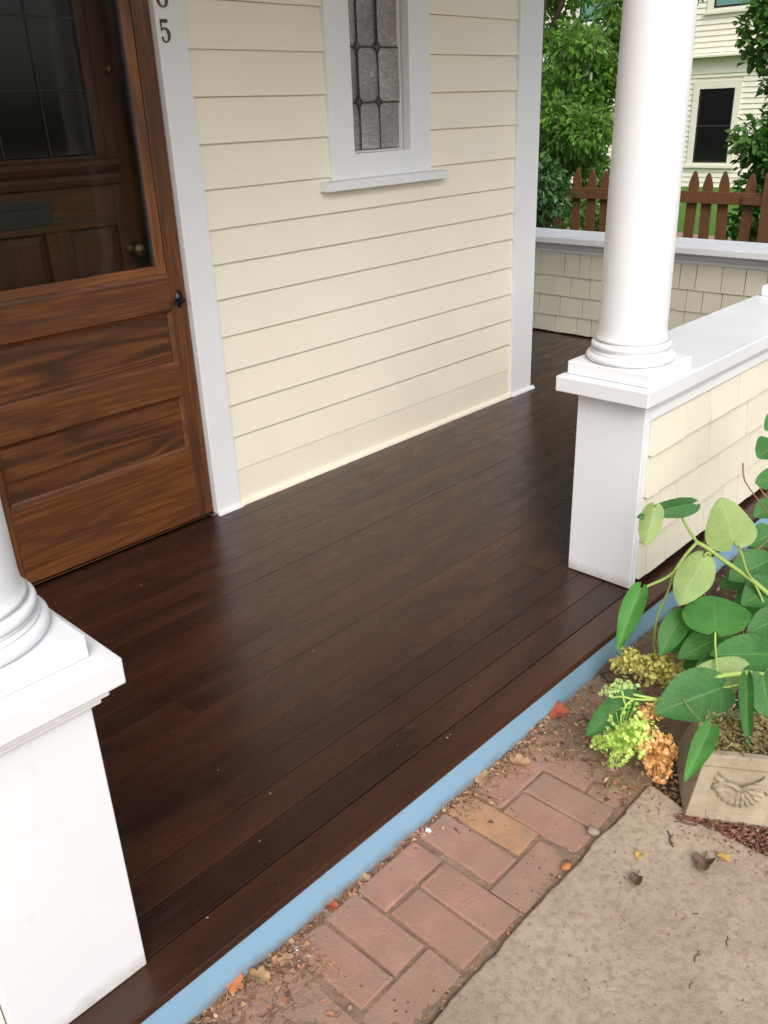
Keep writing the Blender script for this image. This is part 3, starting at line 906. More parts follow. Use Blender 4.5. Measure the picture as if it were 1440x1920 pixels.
for zc, rr in ((1.150, .029), (1.765, .014)):
    prof = [(rr*.95, 0), (rr*.95, .006), (rr*.4, .010), (rr*.36, .030), (rr*.85, .038), (rr*1.0, .052), (rr*.8, .064), (0.0005, .068)]
    vs = []; fs = []; sg = 20
    for r, h in prof:
        for i in range(sg):
            a = 2*math.pi*i/sg
            vs.append((-0.150 + r*math.cos(a), IY - h*(1 if zc < 1.5 else .45), zc + r*math.sin(a)))
    for k in range(len(prof)-1):
        for i in range(sg):
            fs.append((k*sg+i, k*sg+(i+1) % sg, (k+1)*sg+(i+1) % sg, (k+1)*sg+i))
    kb.add(vs, fs)
kb.build('door_knob', 'bronze', ind, smooth=True)

# ---- house numbers on the door trim (strokes of changing width, as on cast serif figures)
def figure(strokes, ox, oz, w, h, label):
    b = MB()
    yf, yb = -0.0305, -0.0265
    for st in strokes:
        pts = [(Vector((ox + p[0]*w, oz + p[1]*h)), p[2]*h) for p in st]
        L = []; Rr = []
        for i, (p, ww) in enumerate(pts):
            d = (pts[min(i+1, len(pts)-1)][0] - pts[max(i-1, 0)][0]).normalized()
            nrm = Vector((-d.y, d.x))
            L.append(p + nrm*ww/2); Rr.append(p - nrm*ww/2)
        m = len(pts)
        vs = [(p.x, yf, p.y) for p in L] + [(p.x, yf, p.y) for p in Rr] + [(p.x, yb, p.y) for p in L] + [(p.x, yb, p.y) for p in Rr]
        fs = []
        for i in range(m-1):
            fs += [(i, i+1, m+i+1, m+i), (2*m+i+1, 2*m+i, 3*m+i, 3*m+i+1), (i+1, i, 2*m+i, 2*m+i+1), (m+i, m+i+1, 3*m+i+1, 3*m+i)]
        fs += [(0, m, 3*m, 2*m), (m-1, 3*m-1, 4*m-1, 2*m-1)]
        b.add(vs, fs)
    return tag(b.build('house_number', 'bronze', house, bevel=.0006, seg=1), label)
arc = lambda cx, cy, rx, ry, a0, a1, n, wf: [(cx + rx*math.cos(rad(a0+(a1-a0)*k/n)), cy + ry*math.sin(rad(a0+(a1-a0)*k/n)), wf(k/n)) for k in range(n+1)]
five = [[(.10, .925, .15), (.86, .925, .15)], [(.155, .93, .075), (.165, .75, .07), (.18, .50, .075)],
        [(.17, .525, .05), (.32, .60, .065)] + arc(.42, .32, .47, .30, 80, -75, 14, lambda t: .075 + .085*math.sin(math.pi*min(1, t*1.15))) + [(.36, .035, .075), (.22, .10, .075), (.16, .19, .06)],
        [(.10, .20, .10), (.20, .20, .13), (.27, .20, .10)]]
six = [arc(.50, .30, .40, .275, 0, 360, 28, lambda t: .07 + .085*abs(math.cos(2*math.pi*t))**2), [(.10, .34, .15), (.11, .55, .14), (.20, .78, .10), (.45, .95, .07), (.70, .93, .06), (.80, .84, .09)]]
figure(five, 0.012, 1.845, 0.040, 0.0735, 'serif figure 5')
figure(six, 0.014, 1.955, 0.044, 0.0735, 'serif figure 6')

# porch roof over the columns (out of the picture; it shades the wall)
pr = MB()
pr.box(-4.4, 2.56, -1.74, -0.03, 2.86, 2.94)
pr.box(-4.2, 2.44, -1.70, -1.45, 2.722, 2.8595).box(2.20, 2.44, -1.449, -0.03, 2.722, 2.8595)
structure(pr.build('porch_roof', 'ceiling'))
# ================================================================== COLUMNS, PEDESTALS, LOW WALLS
def column(cx, cy, label):
    r = thing('column', label, 'column', (cx, cy, 0.7555), 'white round columns of the porch')
    box('plinth', 'white', r, cx-.149, cx+.149, cy-.152, cy+.152, 0.7555, 0.801, 0.004, 3)
    P = []
    def tor(rc, z0, z1, rr, n=8):
        for k in range(n+1):
            t = -math.pi/2 + math.pi*k/n
            P.append((rc + rr*math.cos(t), (z0+z1)/2 + (z1-z0)/2*math.sin(t)))
    tor(.131, .8013, .8300, .0165)
    P += [(.134, .8305), (.134, .8345)]
    for k in range(1, 5):
        t = k/4*math.pi
        P.append((.1325 - .005*math.sin(t), .8345 + .010*k/4))
    tor(.1235, .8450, .8655, .0095)
    P += [(.1200, .8665), (.1200, .8710)]
    b = MB().lathe(P, cx, cy, 64)
    b.build('column_base', 'white', r, smooth=True)
    S = [(.1230, .8722), (.1180, .8790), (.1140, .8920), (.1125, .915)]
    for k in range(1, 13):
        t = k/12
        S.append((.1125 - .0160*t**1.35, 0.915 + 1.67*t))
    b = MB().lathe(S, cx, cy, 64)
    b.build('shaft', 'white', r, smooth=True)
    K = [(.0967, 2.5855), (.108, 2.5920), (.108, 2.6050), (.100, 2.6100), (.100, 2.6350), (.118, 2.6520), (.128, 2.6750), (.128, 2.6850)]
    c = MB().lathe(K, cx, cy, 48).box(cx-.14, cx+.14, cy-.14, cy+.14, 2.6853, 2.719)
    c.build('capital', 'white', r)
    return r
column(0.690, -1.580, 'white round column standing on the near end of the shingled low wall')
column(-1.592, -1.582, 'white round column on the square white pedestal nearest the camera')
column(2.315, -1.585, 'white column base at the far end of the low wall, only its plinth corner in view')

# pedestal under the left column
pd = thing('pedestal', 'white square pedestal with moulded cap at the left of the porch floor', 'pedestal', (-1.597, -1.60, 0.0))
pm = MB().box(-1.733, -1.4605, -1.738, -1.4660, 0.0015, 0.690).build('post', 'white_post', pd, bevel=0.003)
box('cap', 'white_top', pd, -1.790, -1.4065, -1.7780, -1.412, 0.7010, 0.7545, 0.004, 3)
ml = MB()
for e, z0, z1 in ((0.026, 0.684, 0.7008), (0.014, 0.668, 0.6838)):
    ml.box(-1.733-e, -1.4605+e, -1.738-e, -1.466+e, z0, z1)
ml.build('moulding', 'white', pd, bevel=0.003)

SHW = [0.10, 0.13, 0.17, 0.19, 0.22, 0.15]
def shingle_course(parent, a0, a1, zb, zt, face, axis, sgn, cuts=None, mat='cream_shingle', thin=1.0, joint=1.0):
    """a row of split shingles; face = coordinate of the sheathing, sgn = outward direction"""
    a = a0
    k = 0
    while a < a1 - 0.03:
        w = cuts[k] - a if cuts and k < len(cuts) else random.choice(SHW) + random.uniform(-.02, .02)
        k += 1
        e = min(a + w, a1)
        if a1 - e < 0.04: e = a1
        g = random.uniform(.0008, .0016)*joint
        th = random.uniform(.0165, .0205)*thin
        d0, d1 = random.uniform(-.003, .002), random.uniform(-.003, .002)
        lo, hi = a + g, e - g
        top = .0035
        def P(u, t, z):
            return (u, face + sgn*t, z) if axis == 'x' else (face + sgn*t, u, z)
        vs = [P(lo, 0, zb+d0), P(hi, 0, zb+d1), P(hi, th, zb+d1), P(lo, th, zb+d0), P(lo, 0, zt), P(hi, 0, zt), P(hi, top, zt), P(lo, top, zt)]
        MB().add(vs, [(3,2,1,0), (4,5,6,7), (0,1,5,4), (1,2,6,5), (2,3,7,6), (3,0,4,7)]).build('shingle', mat, parent, bevel=.0008, seg=1)
        a = e

# front low wall
fw = thing('low_wall', 'low porch wall clad in cream shingles with a wide white cap, right of the opening', 'low wall', (2.1, -1.59, 0.0))
MB().box(0.582, 3.70, -1.716, -1.480, 0.030, 0.700).build('wall_core', 'dark', fw)
MB().box(0.602, 3.60, -1.4795, -1.466, 0.020, 0.700).build('inner_lining', 'cream', fw)
box('end_board', 'white_post', fw, 0.5585, 0.5812, -1.7235, -1.4660, 0.0030, 0.6995, 0.003)
box('corner_strip', 'white', fw, 0.5815, 0.6000, -1.7225, -1.7165, 0.0060, 0.6265, 0.0015)
box('cap', 'white_top', fw, 0.4990, 3.72, -1.7575, -1.4100, 0.7010, 0.7545, 0.004, 3)
ml = MB()
ml.extrude([(-1.7240, 0.6270), (-1.7165, 0.6270), (-1.7165, 0.7007), (-1.7480, 0.7007), (-1.7480, 0.6920), (-1.7400, 0.6840), (-1.7360, 0.6700), (-1.7360, 0.6400), (-1.7300, 0.6330)], 0.5815, 3.70, 'x')
ml.build('moulding', 'white', fw)
MB().extrude([(0.5583, 0.684), (0.5583, 0.7007), (0.5430, 0.7007), (0.5430, 0.6930)], -1.7375, -1.455, 'y').build('moulding', 'white', fw)
CUT = {3: [0.845, 1.05, 1.30, 1.47], 2: [0.685, 0.855, 1.08, 1.24, 1.42], 1: [0.73, 0.86, 1.03, 1.22, 1.40], 0: [0.66, 0.80, 0.93, 1.12, 1.30]}
for i, (zb, zt) in enumerate(((0.0270, 0.184), (0.1785, 0.355), (0.3495, 0.512), (0.5065, 0.640))):
    shingle_course(fw, 0.6005 if i < 3 else 0.6005, 3.70, zb, zt, -1.7163 - .0012*i, 'x', -1, CUT[i], 'cream_shingle', 1.0, 1.7)

# side low wall at the far end of the porch
sw = thing('low_wall', 'far low porch wall with its cream shingled inner face behind the round column', 'low wall', (3.85, 0.0, 0.0))
MB().box(3.712, 3.96, -1.40, 3.5, 0.028, 0.668).build('wall_core', 'dark', sw)
MB().box(3.9605, 3.975, -1.72, 3.5, -0.12, 0.668).build('outer_lining', 'cream_shingle', sw)
box('cap', 'white_top', sw, 3.605, 4.010, -1.4085, 3.5, 0.6760, 0.7200, 0.004, 3)
MB().extrude([(3.7115, 0.598), (3.700, 0.598), (3.696, 0.606), (3.696, 0.622), (3.688, 0.630), (3.684, 0.650), (3.672, 0.660), (3.662, 0.6755), (3.7115, 0.6755)], -1.40, 3.4, 'y').build('moulding', 'white', sw)
for i, (zb, zt) in enumerate(((0.0120, 0.1420), (0.1365, 0.292), (0.2870, 0.437), (0.4315, 0.610))):
    off = (0.00, 0.09, 0.04, 0.12)[i]
    shingle_course(sw, -1.40 - off*.0, 2.6, zb, zt, 3.7120 - .0012*i, 'y', -1, [-1.28 - off*.5], 'cream_shingle', .55, 1.9)

# left low wall beyond the pedestal
lw = thing('low_wall', 'low shingled wall running left behind the white pedestal, only a sliver in view', 'low wall', (-2.9, -1.6, 0.0))
MB().box(-4.0, -1.752, -1.700, -1.480, 0.010, 0.700).build('wall_core', 'cream_shingle', lw)
box('cap', 'white_top', lw, -4.0, -1.793, -1.7450, -1.4300, 0.7010, 0.7540, 0.004)
for i, (zb, zt) in enumerate(((0.012, 0.184), (0.1785, 0.355), (0.3495, 0.512), (0.5065, 0.699))):
    shingle_course(lw, -3.9, -1.7345, zb, zt, -1.7003 - .0012*i, 'x', -1)

# ================================================================== FENCE
fc = thing('picket_fence', 'weathered brown picket fence with pointed pickets beyond the porch wall', 'fence', (5.5, 0.5, -0.13))
def picket_mesh(h):
    w = .043
    pr = [(-w, .05), (w, .05), (w, h-.105), (w*.80, h-.070), (w*.35, h-.015), (.004, h), (-.004, h), (-w*.35, h-.015), (-w*.80, h-.070), (-w, h-.105)]
    b = MB().extrude(pr, 0, .018, 'x')
    me = bpy.data.meshes.new('picket')
    me.from_pydata(b.v, [], b.f); me.materials.append(MAT['fence']); me.update()
    return me
pms = [picket_mesh(1.165), picket_mesh(1.158), picket_mesh(1.172)]
yy = -2.05
posts = [-0.155, 2.30, -2.2]
while yy < 3.6:
    if min(abs(yy - q) for q in posts) > .10:
        o = bpy.data.objects.new('picket', random.choice(pms)); col.objects.link(o); o.parent = fc
        o.location = (0.002, yy - 0.5, random.uniform(-.006, .006)); o.rotation_euler = (random.gauss(0, .022), random.gauss(0, .008), 0)
    yy += 0.1615
for z0, z1 in ((0.790, 0.884), (0.06, 0.15)):
    for a, c in zip(sorted(posts)[:-1], sorted(posts)[1:]):
        box('rail', 'fence', fc, 5.462, 5.5005, a+.05, c-.05, z0, z1, .003)
for p in posts:
    b = MB().box(5.43, 5.53, p-.048, p+.048, -0.13, 1.03)
    b.add([(5.43, p-.048, 1.0301), (5.53, p-.048, 1.0301), (5.53, p+.048, 1.0301), (5.43, p+.048, 1.0301), (5.48, p, 1.085)], [(0,1,4), (1,2,4), (2,3,4), (3,0,4)])
    b.build('post', 'fence', fc)
box('brace', 'fence', fc, 5.436, 5.462, -0.105, 0.06, 0.795, 0.86, .003)

# ================================================================== NEIGHBOUR HOUSE
HX = 17.0
nh = thing('neighbour_house', 'pale two-storey clapboard house with dark sash windows beyond the fence', 'house', (HX, 6.0, -0.13))
MB().box(HX+.06, HX+8, -4, 13, -0.13, 6.2).build('wall', 'n_siding', nh)
def nb(y0, y1, z0, z1):
    MB().extrude([(HX+.022, z0), (HX+.06, z0), (HX+.06, z1), (HX+.045, z1)], y0, y1, 'y').build('siding_board', 'n_siding', nh)
def gaps(z0, z1, wins):
    segs = [(-4.0, 13.0)]
    for (a, c, d, e) in wins:
        if z1 > d+.001 and z0 < e-.001:
            new = []
            for s, t in segs:
                if c <= s or a >= t: new.append((s, t)); continue
                if a > s: new.append((s, a))
                if c < t: new.append((c, t))
            segs = new
    return segs
WN = [(5.12, 6.13, 0.30, 1.90), (4.66, 6.02, 3.15, 4.9), (8.1, 9.1, 0.30, 1.90), (8.1, 9.1, 3.15, 4.9), (0.8, 1.8, 0.30, 1.90)]
z = -0.13
while z < 2.02 - .02:
    for s, t in gaps(z, z+.1, WN): nb(s, t, z, z+.1)
    z += .1
z = 2.42
while z < 6.1:
    for s, t in gaps(z, z+.102, WN): nb(s, t, z, z+.102)
    z += .102
box('frieze_board', 'n_trim', nh, HX+.01, HX+.06, -4, 13, 2.035, 2.33, .004)
MB().extrude([(HX-.22, 2.335), (HX+.06, 2.335), (HX+.06, 2.418), (HX-.02, 2.405), (HX-.22, 2.365)], -4, 13, 'y').build('belt_course', 'n_trim', nh)
for (a, c, d, e) in WN:
    w = MB().box(HX+.005, HX+.06, a, a+.13, d, e).box(HX+.005, HX+.06, c-.13, c, d, e).box(HX+.005, HX+.06, a+.13, c-.13, e-.14, e).box(HX+.005, HX+.06, a+.13, c-.13, d, d+.05).build('window', 'n_trim', nh)
    box('sill', 'n_trim', w, HX-.04, HX+.06, a-.05, c+.05, d-.05, d-.001, .004)
    mid = (d+e)/2 - .04
    y0, y1 = a+.131, c-.131
    MB().box(HX+.02, HX+.05, y0, y0+.035, d+.051, e-.141).box(HX+.02, HX+.05, y1-.035, y1, d+.051, e-.141).box(HX+.02, HX+.05, y0+.035, y1-.035, d+.051, d+.09).box(HX+.02, HX+.05, y0+.035, y1-.035, mid-.02, mid+.02).build('sash', 'dark', w)
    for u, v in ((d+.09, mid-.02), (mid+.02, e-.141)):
        box('pane', 'teal_pane' if d > 3 and u < mid else 'black_glass', w, HX+.035, HX+.042, y0+.0355, y1-.0355, u+.0005, v-.0005, 0)
box('corner_board', 'n_trim', nh, HX+.0, HX+.021, 12.8, 13.0, -0.13, 6.1, 0)
MB().add([(HX-.5, -4.4, 6.15), (HX+8.5, -4.4, 6.15), (HX+8.5, 13.4, 6.15), (HX-.5, 13.4, 6.15), (HX+4, -4.4, 8.8), (HX+4, 13.4, 8.8)],
         [(0,1,2,3), (0,4,5,3), (1,2,5,4), (0,1,4), (2,3,5)]).build('roof', 'roof', nh)

# ================================================================== TREES
def foliage(b, blobs, n, size, droop=0.3, round_=True, shell=0.55):
    """leaves scattered through blobs: list of (centre, radii, weight)"""
    wt = np.array([w for _, _, w in blobs]); wt = wt/wt.sum()
    which = rng.choice(len(blobs), n, p=wt)
    C_ = np.array([c for c, _, _ in blobs])[which]; R_ = np.array([r for _, r, _ in blobs])[which]
    unit = lambda q: q/(np.linalg.norm(q, axis=1, keepdims=True)+1e-9)
    d = unit(rng.normal(size=(n, 3)))
    rr = shell + (1-shell)*rng.random((n, 1))
    rr = np.where(rng.random((n, 1)) < .25, rr*rng.random((n, 1)), rr)
    p = C_ + d*R_*rr
    out = d + rng.normal(size=(n, 3))*.6
    out[:, 2] -= droop
    out = unit(out)
    s = size*(0.55 + 0.75*rng.random((n, 1)))
    up = np.array([0, 0, 1.0]) + rng.normal(size=(n, 3))*.45
    side = unit(np.cross(out, up))
    nn = np.cross(side, out)
    w = s*(.36 if round_ else .27)
    f = .18*s
    V = np.stack([p, p+out*s*.30+side*w+nn*f*.5, p+out*s*.68+side*w*.82+nn*f*.4, p+out*s-nn*.12*s, p+out*s*.68-side*w*.82+nn*f*.4, p+out*s*.30-side*w+nn*f*.5], 1).reshape(-1, 3)
    o = len(b.v)
    b.v += list(map(tuple, V.tolist()))
    i0 = o + 6*np.arange(n)[:, None]
    b.f += np.concatenate([i0+np.array([[0, 1, 2, 3]]), i0+np.array([[0, 3, 4, 5]])], 1).reshape(-1, 4).tolist()
    b.mi += [0]*(2*n)
    return b

def tree(name, label, cat, base, blobs, n, size, mat, trunk_r, group=None, branches=9, droop=.3, round_=True, trunk_h=None):
    t = thing(name, label, cat, base, group)
    zc = np.average([c[2] for c, _, _ in blobs]); top = max(c[2] for c, _, _ in blobs)
    tb = MB()
    cx = float(np.average([c[0] for c, _, _ in blobs])); cy = float(np.average([c[1] for c, _, _ in blobs]))
    B = Vector(base); T = Vector((cx, cy, top))
    pts = [B.lerp(T, k/6) + Vector((random.gauss(0, .04), random.gauss(0, .04), 0))*(k > 0) for k in range(7)]
    tb.tube(pts, trunk_r, 10, r1=trunk_r*.3)
    for i in range(branches):
        c, r, _ = blobs[i % len(blobs)]
        s = pts[random.randint(1, 4)]
        e = Vector(c) + Vector((random.gauss(0, .4)*r[0], random.gauss(0, .4)*r[1], random.gauss(0, .4)*r[2]))
        m = s.lerp(e, .5) + Vector((0, 0, .1))
        tb.tube([s, m, e], trunk_r*.38, 6, r1=trunk_r*.1)
    tb.build('trunk', 'bark', t, smooth=True)
    cr = foliage(MB(), blobs, n, size, droop, round_).build('crown', mat, t, fix=False)
    cr['kind'] = 'stuff'
    return t

def blobs_in(c, r, n, br, zmin=None, seed=1):
    g = np.random.default_rng(seed)
    out = []
    while len(out) < n:
        d = g.uniform(-1, 1, 3)
        if np.linalg.norm(d) > 1: continue
        p = np.array(c) + d*np.array(r)
        if zmin is not None and p[2] < zmin: continue
        s = br*(.7 + .6*g.random())
        out.append((tuple(p), (s, s, s*.75), s*s))
    return out

tree('leafy_tree', 'tall leafy green tree behind the fence, left of the round column', 'tree', (8.2, 3.9, -0.14),
     blobs_in((8.0, 3.7, 2.5), (1.0, 1.35, 2.3), 40, .34, .3, 3) + blobs_in((8.6, 4.2, 5.2), (1.3, 1.9, 1.3), 20, .5, None, 4), 34000, .088, 'tree_leaf', .11, droop=.5, round_=False)
tree('leafy_shrub', 'dark bushy shrub in front of the fence beside the house corner', 'shrub', (4.75, 1.75, -0.14),
     blobs_in((4.75, 1.80, .50), (.34, .55, .72), 26, .21, -.05, 5), 9500, .062, 'shrub_leaf', .04, droop=.35, branches=7)
tree('young_tree', 'light green young tree between the fence and the leafy tree', 'tree', (6.5, 2.5, -0.14),
     blobs_in((6.5, 2.45, 1.35), (.45, .72, 1.0), 26, .26, .2, 6), 11000, .072, 'tree_leaf', .05, droop=.45, round_=False)
tree('slender_tree', 'slender leafy tree half hidden behind the white column', 'tree', (7.2, 1.95, -0.14),
     blobs_in((7.2, 1.98, 2.2), (.30, .38, 1.5), 13, .20, .6, 8), 2600, .085, 'right_leaf', .045, droop=.3)
tree('glossy_tree', 'dense dark green tree at the right edge in front of the pale house', 'tree', (6.6, 0.1, -0.14),
     blobs_in((6.6, 0.03, 0.9), (.50, .52, 1.05), 30, .22, -.05, 9) + blobs_in((6.6, 0.12, 2.6), (.5, .40, 1.3), 26, .20, None, 10), 14000, .072, 'right_leaf', .06, droop=.2)
b = MB()
tag(foliage(b, blobs_in((5.05, 0.45, .0), (.22, 1.4, .16), 22, .10, None, 12) + blobs_in((5.85, 1.5, .35), (.2, .55, .5), 16, .16, -.1, 17), 3600, .055, .2).build('low_plants', 'right_leaf', None, fix=False), 'low leafy plants along the foot of the fence', 'plants', kind='stuff')
far = blobs_in((24, 22, 4), (3, 9, 4.5), 40, 2.2, 0, 14) + blobs_in((24, 3, 3), (1.5, 5, 2), 4, 1.5, 0, 15)
tag(foliage(MB(), far, 5200, .55, .3).build('far_trees', 'tree_leaf', None, fix=False), 'mass of far trees behind the neighbouring houses', 'trees', kind='stuff')
# lawn blades
b = MB()
for i in range(5200):
    x = random.uniform(5.6, 9.2); yq = random.uniform(-1.6, 5)
    h = random.uniform(.03, .075); a = random.uniform(0, 6.28); w = .004
    l = Vector((math.cos(a), math.sin(a), 0))*h*.5
    p = Vector((x, yq, -0.135)); s = Vector((-math.sin(a), math.cos(a), 0))*w
    b.add([p-s, p+s, p+l+Vector((0, 0, h))], [(0, 1, 2)])
tag(b.build('lawn_grass', 'grass', None, fix=False), 'short green lawn grass behind the picket fence', 'grass', kind='stuff')
